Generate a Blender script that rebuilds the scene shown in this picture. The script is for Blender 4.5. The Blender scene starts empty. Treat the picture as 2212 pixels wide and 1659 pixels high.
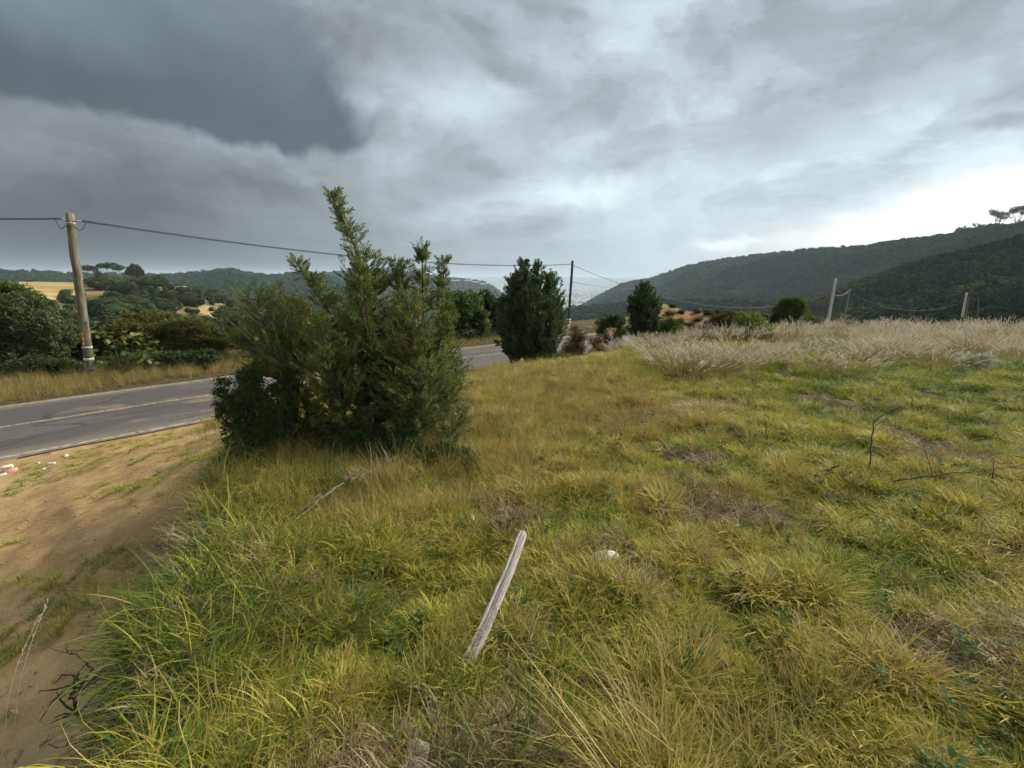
import bpy, math, random
import numpy as np
from mathutils import Vector, Matrix

R = math.radians
rng = np.random.default_rng(11)
random.seed(11)
sc = bpy.context.scene
C = sc.collection

# ------------------------------------------------------------------ camera
CAM_H, PITCH, FPX = 1.6, R(12.65), 1021.0      # eye height, tilt down, focal length in photo units (photo 2212 wide)
cam = bpy.data.objects.new('camera', bpy.data.cameras.new('camera'))
C.objects.link(cam)
cam.location = (0, 0, CAM_H)
cam.rotation_euler = (R(90) - PITCH, 0, 0)
cam.data.sensor_width = 36
cam.data.lens = 36 * FPX / 2212
cam.data.clip_start, cam.data.clip_end = 0.05, 40000
sc.camera = cam

# ------------------------------------------------------------------ sun, exposure
SUN_AZ, SUN_EL = R(62), R(34)                  # to the right of the view, behind thin cloud
sun = bpy.data.objects.new('sun', bpy.data.lights.new('sun', 'SUN'))
C.objects.link(sun)
sun.data.energy = 3.5
sun.data.angle = R(40)
sun.data.color = (1.0, 0.93, 0.80)
sd = Vector((math.sin(SUN_AZ) * math.cos(SUN_EL), math.cos(SUN_AZ) * math.cos(SUN_EL), math.sin(SUN_EL)))
sun.rotation_euler = sd.to_track_quat('Z', 'Y').to_euler()
sun.location = sd * 50
sc.view_settings.view_transform = 'Standard'
sc.view_settings.look = 'None'
sc.view_settings.exposure = 1.0
sc.view_settings.gamma = 1
EXPO = 2 ** 1.0
sc.render.engine = 'CYCLES'
cy = sc.cycles
cy.max_bounces, cy.diffuse_bounces, cy.glossy_bounces = 5, 2, 1
cy.use_adaptive_sampling = True
cy.adaptive_threshold = 0.03
cy.adaptive_min_samples = 16
cy.transmission_bounces, cy.volume_bounces, cy.transparent_max_bounces = 3, 1, 6
cy.caustics_reflective = cy.caustics_refractive = False
cy.sample_clamp_indirect = 4


def ray(px, py):
    xc, yc = (px - 1106) / FPX, -(py - 829.5) / FPX
    return (xc, math.cos(PITCH) + yc * math.sin(PITCH), -math.sin(PITCH) + yc * math.cos(PITCH))


def at(px, py, Y):
    d = ray(px, py)
    return Vector((d[0] * Y / d[1], Y, CAM_H + d[2] * Y / d[1]))


def azel(px, py):
    d = ray(px, py)
    return math.atan2(d[0], d[1]), math.atan2(d[2], math.hypot(d[0], d[1]))


# ------------------------------------------------------------------ world: cloudy sky
world = bpy.data.worlds.new('World')
sc.world = world
world.use_nodes = True
NT = world.node_tree


class G:
    """small helper for writing node graphs as expressions"""
    def __init__(s, nt): s.nt = nt
    def n(s, t, **k):
        n = s.nt.nodes.new(t)
        for a, v in k.items(): setattr(n, a, v)
        return n
    def put(s, sock, v):
        if isinstance(v, bpy.types.NodeSocket): s.nt.links.new(v, sock)
        elif v is not None: sock.default_value = v
    def m(s, op, a, b=None, c=None):
        n = s.n('ShaderNodeMath', operation=op)
        for i, v in enumerate((a, b, c)): s.put(n.inputs[i], v)
        return n.outputs[0]
    def rng(s, v, a, b, c=0.0, d=1.0, smooth=True):
        n = s.n('ShaderNodeMapRange', interpolation_type='SMOOTHSTEP' if smooth else 'LINEAR')
        for i, x in enumerate((v, a, b, c, d)): s.put(n.inputs[i], x)
        return n.outputs[0]
    def xyz(s, a, b, c):
        n = s.n('ShaderNodeCombineXYZ')
        for i, v in enumerate((a, b, c)): s.put(n.inputs[i], v)
        return n.outputs[0]
    def noise(s, vec, scale, detail=4.0, rough=0.5, dist=0.0):
        n = s.n('ShaderNodeTexNoise')
        s.put(n.inputs['Vector'], vec); s.put(n.inputs['Scale'], scale); n.inputs['Detail'].default_value = detail
        n.inputs['Roughness'].default_value = rough; n.inputs['Distortion'].default_value = dist
        return n.outputs[0]
    def curve(s, v, pts):
        n = s.n('ShaderNodeFloatCurve')
        c = n.mapping.curves[0]
        lo, hi = pts[0][0], pts[-1][0]
        ylo, yhi = min(p[1] for p in pts), max(p[1] for p in pts)
        yr = (yhi - ylo) or 1.0
        q = [((x - lo) / (hi - lo), (y - ylo) / yr) for x, y in pts]
        for i, (x, y) in enumerate(q):
            if i == 0: c.points[0].location = (x, y)
            elif i == len(q) - 1: c.points[-1].location = (x, y)
            else: c.points.new(x, y)
        for p in c.points: p.handle_type = 'AUTO_CLAMPED'
        n.mapping.update()
        t = s.rng(v, lo, hi, smooth=False)
        s.put(n.inputs['Value'], t)
        return s.m('MULTIPLY_ADD', n.outputs[0], yr, ylo)
    def mixc(s, f, a, b, mode='MIX'):
        n = s.n('ShaderNodeMix', data_type='RGBA', blend_type=mode, clamp_factor=True)
        s.put(n.inputs[0], f)
        for i, v in ((6, a), (7, b)):
            s.put(n.inputs[i], v if isinstance(v, bpy.types.NodeSocket) else (tuple(v) + (1,) if len(v) == 3 else v))
        return n.outputs[2]
    def mixf(s, f, a, b):
        n = s.n('ShaderNodeMix', data_type='FLOAT')
        s.put(n.inputs[0], f); s.put(n.inputs[2], a); s.put(n.inputs[3], b)
        return n.outputs[0]
    def ramp(s, f, stops, interp='LINEAR'):
        n = s.n('ShaderNodeValToRGB')
        n.color_ramp.interpolation = interp
        e = n.color_ramp.elements
        while len(e) < len(stops): e.new(0.5)
        for i, (p, c) in enumerate(stops):
            e[i].position = p; e[i].color = tuple(c) + (1,)
        s.put(n.inputs[0], f)
        return n.outputs[0]


def build_world():
    NT.nodes.clear()
    g = G(NT)
    out = g.n('ShaderNodeOutputWorld'); bg = g.n('ShaderNodeBackground')
    NT.links.new(bg.outputs[0], out.inputs[0])
    bg.inputs[1].default_value = 0.1
    sky = g.n('ShaderNodeTexSky', sky_type='NISHITA')
    sky.sun_disc = False; sky.sun_elevation = SUN_EL; sky.sun_rotation = SUN_AZ
    tc = g.n('ShaderNodeTexCoord').outputs['Generated']
    sp = g.n('ShaderNodeSeparateXYZ'); NT.links.new(tc, sp.inputs[0])
    x, y, z = sp.outputs
    az = g.m('ARCTAN2', x, y)
    el = g.m('ARCTANGENT', g.m('DIVIDE', z, g.m('SQRT', g.m('ADD', g.m('MULTIPLY', x, x), g.m('MULTIPLY', y, y)))))
    zz = g.m('ADD', g.m('MAXIMUM', z, 0.0), 0.10)
    u, v = g.m('DIVIDE', x, zz), g.m('DIVIDE', y, zz)
    plane = g.xyz(u, v, 0.0)
    # two sizes of billow, seen from below
    n1 = g.noise(plane, 0.55, 5, 0.50, 0.2)
    n2 = g.noise(g.xyz(g.m('ADD', u, 7.3), v, 3.0), 1.5, 5, 0.55, 0.4)
    n3 = g.noise(g.xyz(g.m('MULTIPLY', az, 3.0), g.m('MULTIPLY', el, 9.0), 1.0), 1.3, 6, 0.58, 0.5)
    wisp = g.noise(tc, 7.0, 6, 0.60, 0.3)
    wisp2 = g.noise(tc, 2.6, 4, 0.55, 0.2)
    # broad brightness of the cloud deck round the compass
    A = lambda px, py=500: azel(px, py)[0]
    base = g.curve(az, [(-3.14, .50), (-2.0, .44), (-1.2, .31), (A(0), .25), (A(400), .27), (A(800), .36), (A(1100), .50), (A(1500), .63),
                        (A(1900), .65), (A(2212), .68), (1.4, .66), (2.2, .58), (3.14, .50)])
    hi = g.rng(el, 0.18, 0.75)
    base = g.mixf(hi, base, g.m('MULTIPLY_ADD', base, 0.45, 0.245))
    low = g.m('MULTIPLY', g.rng(el, 0.26, 0.04), g.rng(az, A(800), A(300)))
    base = g.m('MULTIPLY', base, g.m('SUBTRACT', 1.0, g.m('MULTIPLY', low, 0.30)))
    var = g.m('ADD', g.m('MULTIPLY', g.m('SUBTRACT', n1, 0.5), 0.42), g.m('MULTIPLY', g.m('SUBTRACT', n2, 0.5), 0.24))
    var = g.m('ADD', var, g.m('MULTIPLY', g.m('SUBTRACT', n3, 0.5), 0.34))
    var = g.m('ADD', var, g.m('MULTIPLY', g.m('SUBTRACT', wisp, 0.5), 0.26))
    # crisper cloud edges: stepped layers with lit rims
    l1 = g.noise(g.xyz(g.m('MULTIPLY', az, 1.6), g.m('MULTIPLY', el, 3.2), 4.0), 1.6, 9, 0.56, 0.35)
    l2 = g.noise(g.xyz(g.m('MULTIPLY', az, 2.6), g.m('MULTIPLY', el, 6.0), 9.0), 2.0, 9, 0.58, 0.3)
    for l_, a_, b_, k_ in ((l1, .48, .53, -.15), (l1, .56, .60, -.10), (l2, .50, .545, -.07), (l2, .42, .44, .05), (l1, .38, .43, .11)):
        sgn = g.rng(l_, a_, b_) if k_ < 0 else g.rng(l_, b_, a_)
        var = g.m('ADD', var, g.m('MULTIPLY', sgn, k_))
    var = g.m('ADD', var, 0.10)
    lum = g.m('MULTIPLY', base, g.m('ADD', 1.0, g.m('MULTIPLY', var, g.rng(el, -0.01, 0.22, 0.45, 1.15))))
    wob = g.m('ADD', g.m('MULTIPLY', g.m('SUBTRACT', wisp, 0.5), 0.10), g.m('MULTIPLY', g.m('SUBTRACT', wisp2, 0.5), 0.10))
    elw = g.m('ADD', el, wob)
    azw = g.m('ADD', az, g.m('MULTIPLY', wob, 1.6))

    def edge(pts):
        return g.curve(az, sorted([azel(*p) for p in pts]))

    def blob(px, py, rx, ry, soft=0.5, tilt=0.0):
        a0, e0 = azel(px, py)
        k = FPX * 1.15
        da, de = g.m('SUBTRACT', azw, a0), g.m('SUBTRACT', elw, e0)
        c, s_ = math.cos(tilt), math.sin(tilt)
        p = g.m('ADD', g.m('MULTIPLY', da, c), g.m('MULTIPLY', de, s_))
        q = g.m('SUBTRACT', g.m('MULTIPLY', de, c), g.m('MULTIPLY', da, s_))
        r = g.m('SQRT', g.m('ADD', g.m('POWER', g.m('ABSOLUTE', g.m('MULTIPLY', p, k / rx)), 2.0), g.m('POWER', g.m('ABSOLUTE', g.m('MULTIPLY', q, k / ry)), 2.0)))
        return g.rng(r, 1 + soft, 1 - soft)

    # lighter streak under the storm cloud
    b = edge([(-500, 150), (0, 222), (150, 245), (280, 268), (430, 296), (520, 322), (620, 332), (740, 326), (830, 260), (900, 180)])
    dd = g.m('SUBTRACT', elw, b)
    under = g.m('MULTIPLY', g.rng(dd, -0.13, -0.01), g.rng(az, A(900), A(500)))
    lum = g.m('MULTIPLY', lum, g.m('MULTIPLY_ADD', under, 0.30, 1.0))
    # the dark storm cloud upper left: hard lower edge, soft top
    dark = g.m('MULTIPLY', g.rng(dd, -0.004, 0.020), g.rng(dd, 0.40, 0.08))
    dark = g.m('MULTIPLY', dark, g.rng(g.m('ADD', azw, g.m('MULTIPLY', el, 0.62)), A(850, 260) + .62 * azel(850, 260)[1], A(740, 260) + .62 * azel(740, 260)[1]))
    lum = g.mixf(g.m('MULTIPLY', dark, 0.93), lum, g.m('MULTIPLY_ADD', g.m('SUBTRACT', wisp2, 0.5), 0.09, g.rng(dd, 0.03, 0.28, 0.135, 0.25)))
    # small dark scud pieces
    for (px, py, rx, ry, soft, amt, tilt) in ((600, 385, 120, 30, .5, .22, -.3), (1090, 165, 62, 34, .6, .26, 0), (950, 85, 260, 60, .8, .18, 0),
                                              (1250, 245, 190, 60, .7, .16, 0), (2190, 262, 60, 14, .5, .25, 0), (1700, 235, 420, 45, .7, .13, .22),
                                              (1590, 60, 140, 40, .8, .16, 0), (100, 520, 420, 90, .8, .22, 0)):
        lum = g.m('MULTIPLY', lum, g.m('SUBTRACT', 1.0, g.m('MULTIPLY', blob(px, py, rx, ry, soft, tilt), amt)))
    # breaks where the light comes through
    for (px, py, rx, ry, soft, amt, tilt) in ((950, 222, 130, 42, .8, .38, -.15), (1200, 425, 140, 34, .8, .55, .1), (1000, 470, 110, 26, .8, .35, 0),
                                              (1250, 300, 70, 46, .45, .13, 0), (1400, 60, 240, 60, .9, .15, 0), (1600, 190, 150, 36, .8, .12, .2),
                                              (60, 30, 130, 40, .8, .35, -.1), (1590, 512, 60, 12, .7, .25, 0), (880, 330, 60, 40, .8, .2, .3)):
        lum = g.m('MULTIPLY', lum, g.m('MULTIPLY_ADD', blob(px, py, rx, ry, soft, tilt), amt, 1.0))
    # the bright slot low on the right, below two slanting cloud edges
    e1 = edge([(900, 450), (1180, 400), (1300, 372), (1500, 328), (1800, 285), (2212, 205), (2700, 60)])
    s1 = g.m('MULTIPLY', g.rng(g.m('SUBTRACT', elw, e1), 0.012, -0.035), g.rng(az, A(1150), A(1750)))
    lum = g.m('MULTIPLY', lum, g.m('MULTIPLY_ADD', s1, 0.26, 1.0))
    e2 = edge([(1300, 520), (1430, 500), (1650, 465), (1810, 445), (2010, 405), (2212, 350), (2700, 200)])
    s2 = g.m('MULTIPLY', g.rng(g.m('SUBTRACT', elw, e2), 0.010, -0.035), g.rng(az, A(1400), A(1850)))
    lum = g.m('MULTIPLY', lum, g.m('MULTIPLY_ADD', s2, 0.22, 1.0))
    lum = g.m('MULTIPLY', lum, 1.0 / EXPO / 0.1)
    warm = g.m('MULTIPLY', s2, 0.9)
    tint = g.mixc(warm, (0.862, 1.0, 1.085), (1.0, 1.01, 0.96))
    tint = g.mixc(g.m('MULTIPLY', dark, 0.8), tint, (0.76, 1.0, 1.17))
    col = g.n('ShaderNodeVectorMath', operation='SCALE')
    NT.links.new(tint, col.inputs[0]); NT.links.new(lum, col.inputs[3])
    # a thin gap to the clear sky at the far right
    gap = g.m('MULTIPLY', blob(2230, 440, 150, 40, .8, .15), 0.22)
    fin = g.mixc(gap, col.outputs[0], sky.outputs[0])
    NT.links.new(fin, bg.inputs[0])


build_world()
world.cycles.sampling_method = 'MANUAL'
world.cycles.sample_map_resolution = 1024

# ------------------------------------------------------------------ numeric helpers


def vnoise(x, y, seed=0):
    """smooth value noise, 0..1"""
    x = np.asarray(x, float); y = np.asarray(y, float)
    xi, yi = np.floor(x).astype(np.int64), np.floor(y).astype(np.int64)
    fx, fy = x - xi, y - yi
    fx, fy = fx * fx * (3 - 2 * fx), fy * fy * (3 - 2 * fy)

    def h(i, j):
        n = (i * 374761393 + j * 668265263 + seed * 974711) & 0xffffffff
        n = ((n ^ (n >> 13)) * 1274126177) & 0xffffffff
        return ((n ^ (n >> 16)) & 0xffff) / 65535.0
    return (h(xi, yi) * (1 - fx) + h(xi + 1, yi) * fx) * (1 - fy) + (h(xi, yi + 1) * (1 - fx) + h(xi + 1, yi + 1) * fx) * fy


def fbm(x, y, seed=0, o=3):
    s, a, t = 0, .5, 0
    for k in range(o):
        s = s + a * vnoise(x * 2 ** k, y * 2 ** k, seed + k * 17); t += a; a *= .5
    return s / t


def sstep(v, a, b):
    t = np.clip((v - a) / (b - a), 0, 1)
    return t * t * (3 - 2 * t)


# ------------------------------------------------------------------ ground heights
RP, RD, RN = np.array((-12.6, 11.2)), np.array((.682, .731)), np.array((.731, -.682))     # road centre point, direction, normal
NB_S = [-60, -2, 0, .33, .6, 1.65, 4, 8, 30, 120]
NB_N = [21, 18.0, 16.9, 15.7, 14.4, 12.1, 9.6, 7.7, 6.6, 6]


def road_coords(x, y):
    dx, dy = x - RP[0], y - RP[1]
    return dx * RN[0] + dy * RN[1], dx * RD[0] + dy * RD[1]


def road_z(s):
    s = np.asarray(s, float)
    return -2.0 - 0.022 * np.maximum(s - 10, 0) - 0.14 * np.maximum(s - 45, 0)


def ground_z(x, y, fine=True):
    x = np.asarray(x, float); y = np.asarray(y, float)
    n, s = road_coords(x, y)
    nb = np.interp(s, NB_S, NB_N)
    dn = (fbm(x * 1.1, y * 1.1, 5) - .5) * .7
    nb = nb + dn * (s < 6)
    yy = y + .15 * np.abs(x)
    zf = -0.062 * np.logaddexp(0, (yy - 9) * 1.2) / 1.2 - 0.10 * np.maximum(yy - 30, 0)
    zf = np.maximum(zf, -30 - .02 * yy)
    zf = zf - .62 * sstep(n - nb, 4.0, .3) * sstep(s, 3, 9)
    if fine:
        zf = zf + .12 * (fbm(x * .8, y * .8, 2) - .5) + .09 * (fbm(x * 2.3, y * 2.3, 3, 2) - .5) + .075 * (fbm(x * 5.6, y * 5.6, 33, 2) - .5)
    zr = road_z(s)
    d = nb - n
    tot = np.maximum(nb - 3.5, .5)
    t = np.clip(d / tot, 0, 1)
    zs = zf - .30 * sstep(d, 0, .5) * (1 - t) + (zr - zf) * t
    if fine:
        zs = zs + (.05 * (fbm(x * 1.5, y * 1.5, 8) - .5) + .02 * (fbm(x * 6, y * 6, 9) - .5)) * sstep(t, 0, .1) * sstep(1 - t, 0, .1)
    z = np.where(d < 0, zf, zs)
    off = np.clip(-n - 3.3, 0, None)
    zv = zr - .04 + .06 * sstep(off, .3, 2) - .02 * np.maximum(off - 4, 0) - .30 * np.maximum(off - 9, 0)
    if fine:
        zv = zv + .06 * (fbm(x * 1.3, y * 1.3, 21) - .5)
    z = np.where(n < -3.2, np.maximum(zv, -42), z)
    return np.where(np.abs(n) < 3.3, np.where(np.abs(n) < 3.25, zr - .06, z), z)


def gz(x, y):
    return float(ground_z(x, y))


def on_ground(px, py, far=200.0):
    """where the line of sight through a photo point meets the ground"""
    d = ray(px, py)
    ts = np.geomspace(.8, far, 4000)
    X, Y, Z = d[0] * ts, d[1] * ts, CAM_H + d[2] * ts
    hit = np.nonzero(Z < ground_z(X, Y))[0]
    t = ts[hit[0]] if len(hit) else far
    return Vector((d[0] * t, d[1] * t, gz(d[0] * t, d[1] * t)))


# ------------------------------------------------------------------ mesh helpers


def tag(o, label=None, cat=None, group=None, kind=None):
    if label: o['label'] = label
    if cat: o['category'] = cat
    if group: o['group'] = group
    if kind: o['kind'] = kind
    return o


def mesh_obj(name, V, F, mat=None, parent=None, attrs=None, smooth=False, link=True):
    """V (n,3); F (m,3) or (m,4) int array or a list of such arrays"""
    me = bpy.data.meshes.new(name)
    Fs = F if isinstance(F, list) else [F]
    Fs = [np.asarray(f, np.int64) for f in Fs if len(f)]
    V = np.asarray(V, np.float32)
    me.vertices.add(len(V)); me.vertices.foreach_set('co', V.ravel())
    tot = sum(f.size for f in Fs); cnt = sum(len(f) for f in Fs)
    me.loops.add(tot); me.polygons.add(cnt)
    me.loops.foreach_set('vertex_index', np.concatenate([f.ravel() for f in Fs]).astype(np.int32))
    ls, st = [], 0
    for f in Fs:
        ls.append(st + np.arange(len(f)) * f.shape[1]); st += f.size
    me.polygons.foreach_set('loop_start', np.concatenate(ls).astype(np.int32))
    me.update(calc_edges=True)
    if smooth: me.polygons.foreach_set('use_smooth', np.ones(cnt, bool))
    for k, v in (attrs or {}).items():
        a = me.attributes.new(k, 'FLOAT', 'POINT'); a.data.foreach_set('value', np.asarray(v, np.float32))
    me.validate()
    if mat: me.materials.append(mat)
    o = bpy.data.objects.new(name, me)
    if link: C.objects.link(o)
    if parent:
        o.parent = parent
    return o


def empty(name, loc, label, cat, group=None):
    o = bpy.data.objects.new(name, None)
    o.location = loc; o.empty_display_size = .1
    C.objects.link(o)
    return tag(o, label, cat, group)


class MB:
    def __init__(s): s.V, s.Q, s.T, s.n, s.A = [], [], [], 0, []
    def add(s, V, Q=None, T=None, a=0.5):
        V = np.asarray(V, float)
        if Q is not None and len(Q): s.Q.append(np.asarray(Q) + s.n)
        if T is not None and len(T): s.T.append(np.asarray(T) + s.n)
        s.V.append(V); s.A.append(np.full(len(V), a)); s.n += len(V)
    def tube(s, P, rad, k=6, a=0.5, jit=0.0, flat=1.0):
        P = np.asarray(P, float); m = len(P)
        rad = np.broadcast_to(np.asarray(rad, float), (m,))
        Tn = np.gradient(P, axis=0); Tn /= np.linalg.norm(Tn, axis=1, keepdims=True) + 1e-9
        up = np.array((0, 0, 1.0)) if abs(Tn[:, 2]).mean() < .8 else np.array((1.0, 0, 0))
        U = np.cross(Tn, up); U /= np.linalg.norm(U, axis=1, keepdims=True) + 1e-9
        W = np.cross(U, Tn)
        th = np.arange(k) * 2 * math.pi / k
        rr = rad[:, None] * (1 + (rng.random((m, k)) - .5) * jit)
        V = P[:, None, :] + U[:, None, :] * (np.cos(th)[None, :, None] * rr[..., None]) + W[:, None, :] * (np.sin(th)[None, :, None] * rr[..., None] * flat)
        i = np.arange(m - 1)[:, None] * k; j = np.arange(k)[None, :]; j2 = (j + 1) % k
        Q = np.stack([i + j, i + j2, i + k + j2, i + k + j], -1).reshape(-1, 4)
        V = np.concatenate([V.reshape(-1, 3), P[:1], P[-1:]])
        c0, c1 = m * k, m * k + 1
        T = [(c0, (b + 1) % k, b) for b in range(k)] + [(c1, (m - 1) * k + b, (m - 1) * k + (b + 1) % k) for b in range(k)]
        s.add(V, Q, T, a)
    def box(s, c, size, rot=None, a=0.5):
        hx, hy, hz = np.asarray(size) / 2
        V = np.array([(x, y, z) for x in (-hx, hx) for y in (-hy, hy) for z in (-hz, hz)])
        if rot is not None: V = V @ np.array(Matrix(rot)).T
        s.add(V + np.asarray(c), [(0, 1, 3, 2), (4, 6, 7, 5), (0, 4, 5, 1), (2, 3, 7, 6), (0, 2, 6, 4), (1, 5, 7, 3)], None, a)
    def build(s, name, mat, parent=None, smooth=False, off=None, link=True):
        V = np.concatenate(s.V)
        if off is not None: V = V - np.asarray(off)
        F = []
        if s.Q: F.append(np.concatenate(s.Q))
        if s.T: F.append(np.concatenate(s.T))
        return mesh_obj(name, V, F, mat, parent, {'tint': np.concatenate(s.A)}, smooth, link)


def frames(D, roll):
    """rotation matrices (n,3,3) whose z column is D"""
    D = D / (np.linalg.norm(D, axis=1, keepdims=True) + 1e-9)
    up = np.where(np.abs(D[:, 2:3]) < .95, np.array([[0, 0, 1.0]]), np.array([[1.0, 0, 0]]))
    X = np.cross(up, D); X /= np.linalg.norm(X, axis=1, keepdims=True) + 1e-9
    Yv = np.cross(D, X)
    c, s_ = np.cos(roll)[:, None], np.sin(roll)[:, None]
    X2, Y2 = X * c + Yv * s_, Yv * c - X * s_
    return np.stack([X2, Y2, D], -1)


def replicate(protos, P, D, S, roll, tint):
    """copies of leaf-spray prototypes (V, T) at points P pointing along D"""
    n = len(P)
    M = frames(D, roll)
    which = rng.integers(0, len(protos), n)
    VV, TT, AA, base = [], [], [], 0
    for k, (V, T, A) in enumerate(protos):
        idx = np.nonzero(which == k)[0]
        if not len(idx): continue
        W = np.einsum('nij,vj->nvi', M[idx], V) * S[idx][:, None, None] + P[idx][:, None, :]
        VV.append(W.reshape(-1, 3))
        TT.append((T[None] + (np.arange(len(idx)) * len(V))[:, None, None] + base).reshape(-1, 3))
        AA.append((tint[idx][:, None] + A[None, :]).ravel())
        base += len(idx) * len(V)
    return np.concatenate(VV), np.concatenate(TT), np.clip(np.concatenate(AA), 0, 1)


# ------------------------------------------------------------------ materials


def new_mat(name):
    m = bpy.data.materials.new(name); m.use_nodes = True
    nt = m.node_tree; nt.nodes.clear()
    g = G(nt)
    out = g.n('ShaderNodeOutputMaterial')
    return m, g, out


def princ(g, out, col, rough=.8, bump=None, bstr=.3, bdist=.02, spec=.3, metal=0.0):
    p = g.n('ShaderNodeBsdfPrincipled')
    g.put(p.inputs['Base Color'], col if isinstance(col, bpy.types.NodeSocket) else tuple(col) + (1,))
    g.put(p.inputs['Roughness'], rough); p.inputs['Specular IOR Level'].default_value = spec
    p.inputs['Metallic'].default_value = metal
    if bump is not None:
        b = g.n('ShaderNodeBump'); b.inputs['Strength'].default_value = bstr; b.inputs['Distance'].default_value = bdist
        g.put(b.inputs['Height'], bump); g.nt.links.new(b.outputs[0], p.inputs['Normal'])
    if out is not None: g.nt.links.new(p.outputs[0], out.inputs[0])
    return p


def leaf_mat(name, stops, attr='tint', inst=False, trans=.3, noise=0.0, nscale=.6, rough=.65, spec=.25):
    """leaf colours along the 0..1 'tint' carried by each leaf, plus an even share of light passing through"""
    m, g, out = new_mat(name)
    a = g.n('ShaderNodeAttribute', attribute_name=attr); f = a.outputs['Fac']
    if inst:
        b = g.n('ShaderNodeAttribute', attribute_name='itint', attribute_type='INSTANCER')
        f = g.m('ADD', g.m('MULTIPLY', g.m('SUBTRACT', f, .5), .75), b.outputs['Fac'])
    if noise:
        geo = g.n('ShaderNodeNewGeometry')
        f = g.m('ADD', f, g.m('MULTIPLY', g.m('SUBTRACT', g.noise(geo.outputs['Position'], nscale, 3), .5), noise))
    col = g.ramp(f, stops)
    p = princ(g, None, col, rough, spec=spec)
    t = g.n('ShaderNodeBsdfTranslucent'); g.put(t.inputs[0], col)
    mx = g.n('ShaderNodeMixShader'); mx.inputs[0].default_value = trans
    g.nt.links.new(p.outputs[0], mx.inputs[1]); g.nt.links.new(t.outputs[0], mx.inputs[2])
    g.nt.links.new(mx.outputs[0], out.inputs[0])
    return m


def bark_mat(name, c1, c2, scale=14, stretch=6):
    m, g, out = new_mat(name)
    tc = g.n('ShaderNodeTexCoord').outputs['Object']
    mp = g.n('ShaderNodeMapping'); mp.inputs['Scale'].default_value = (stretch, stretch, 1)
    g.nt.links.new(tc, mp.inputs[0])
    n = g.noise(mp.outputs[0], scale / 3, 5, .65)
    n2 = g.noise(tc, 3, 3, .5)
    col = g.mixc(g.rng(g.m('ADD', g.m('MULTIPLY', n, .7), g.m('MULTIPLY', n2, .3)), .38, .62), c1, c2)
    princ(g, out, col, .9, n, .5, .01, .15)
    return m


M = {}
M['bark'] = bark_mat('bark', (.035, .026, .02), (.13, .10, .075))
M['bark_pale'] = bark_mat('bark_pale', (.13, .10, .08), (.32, .27, .22))
M['juniper_bark'] = bark_mat('juniper_bark', (.07, .045, .032), (.24, .17, .12))
M['dead_wood'] = bark_mat('dead_wood', (.10, .085, .07), (.30, .26, .22), 20)
M['dark_twig'] = bark_mat('dark_twig', (.03, .022, .02), (.11, .08, .07), 20)
M['juniper'] = leaf_mat('juniper_leaf', [(0, (.018, .042, .012)), (.4, (.054, .106, .025)), (.75, (.112, .172, .038)), (1, (.20, .20, .055))], trans=.22)
M['cypress'] = leaf_mat('cypress_leaf', [(0, (.016, .038, .016)), (.5, (.044, .084, .032)), (1, (.10, .15, .055))], trans=.2)
M['grey_leaf'] = leaf_mat('grey_green_leaf', [(0, (.030, .055, .020)), (.5, (.080, .110, .040)), (1, (.17, .20, .085))], trans=.2)
M['olive_leaf'] = leaf_mat('olive_brown_leaf', [(0, (.035, .044, .010)), (.5, (.095, .098, .020)), (1, (.18, .165, .035))], trans=.25)
M['dark_leaf'] = leaf_mat('dark_green_leaf', [(0, (.016, .036, .012)), (.5, (.042, .072, .022)), (1, (.10, .14, .04))], trans=.25)
M['bright_leaf'] = leaf_mat('bright_green_leaf', [(0, (.035, .065, .010)), (.5, (.10, .16, .025)), (1, (.25, .29, .06))], trans=.3)
M['rust_leaf'] = leaf_mat('rust_brown_leaf', [(0, (.042, .026, .014)), (.5, (.135, .085, .042)), (1, (.27, .18, .095))], trans=.2)
M['broad_leaf'] = leaf_mat('broad_leaf', [(0, (.045, .075, .015)), (.55, (.13, .17, .045)), (.8, (.26, .25, .06)), (1, (.50, .34, .04))], trans=.3)
M['pale_leaf'] = leaf_mat('pale_leaf', [(0, (.16, .18, .11)), (1, (.52, .50, .38))], trans=.25)
GR = [(0, (.055, .115, .014)), (.25, (.14, .20, .022)), (.48, (.32, .32, .042)), (.72, (.46, .38, .070)), (.9, (.52, .39, .12)), (1, (.30, .20, .09))]
M['grass'] = leaf_mat('grass_blade', GR, inst=True, trans=.35, noise=.16, nscale=.9)
M['straw'] = leaf_mat('straw_blade', [(0, (.13, .12, .03)), (.5, (.33, .25, .08)), (1, (.50, .38, .17))], inst=True, trans=.3)
M['thatch'] = leaf_mat('dead_thatch', [(0, (.11, .08, .035)), (.5, (.28, .21, .10)), (1, (.46, .38, .23))], inst=True, trans=.2)
M['rust_stalk'] = leaf_mat('rust_stalk', [(0, (.10, .055, .02)), (.5, (.26, .15, .06)), (1, (.42, .26, .13))], inst=True, trans=.3)
M['plume'] = leaf_mat('plume_grass', [(0, (.14, .13, .03)), (.35, (.27, .20, .07)), (.6, (.43, .37, .26)), (1, (.66, .59, .48))], trans=.3, noise=.75, nscale=1.1)
M['forest'] = leaf_mat('forest_leaf', [(0, (.007, .019, .010)), (.5, (.018, .040, .018)), (.85, (.042, .066, .024)), (1, (.085, .085, .032))], inst=True, trans=0, rough=1, spec=0)
M['scrub'] = leaf_mat('scrub_leaf', [(0, (.012, .022, .010)), (.5, (.030, .044, .017)), (1, (.075, .078, .028))], trans=0, rough=1, spec=0)


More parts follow.
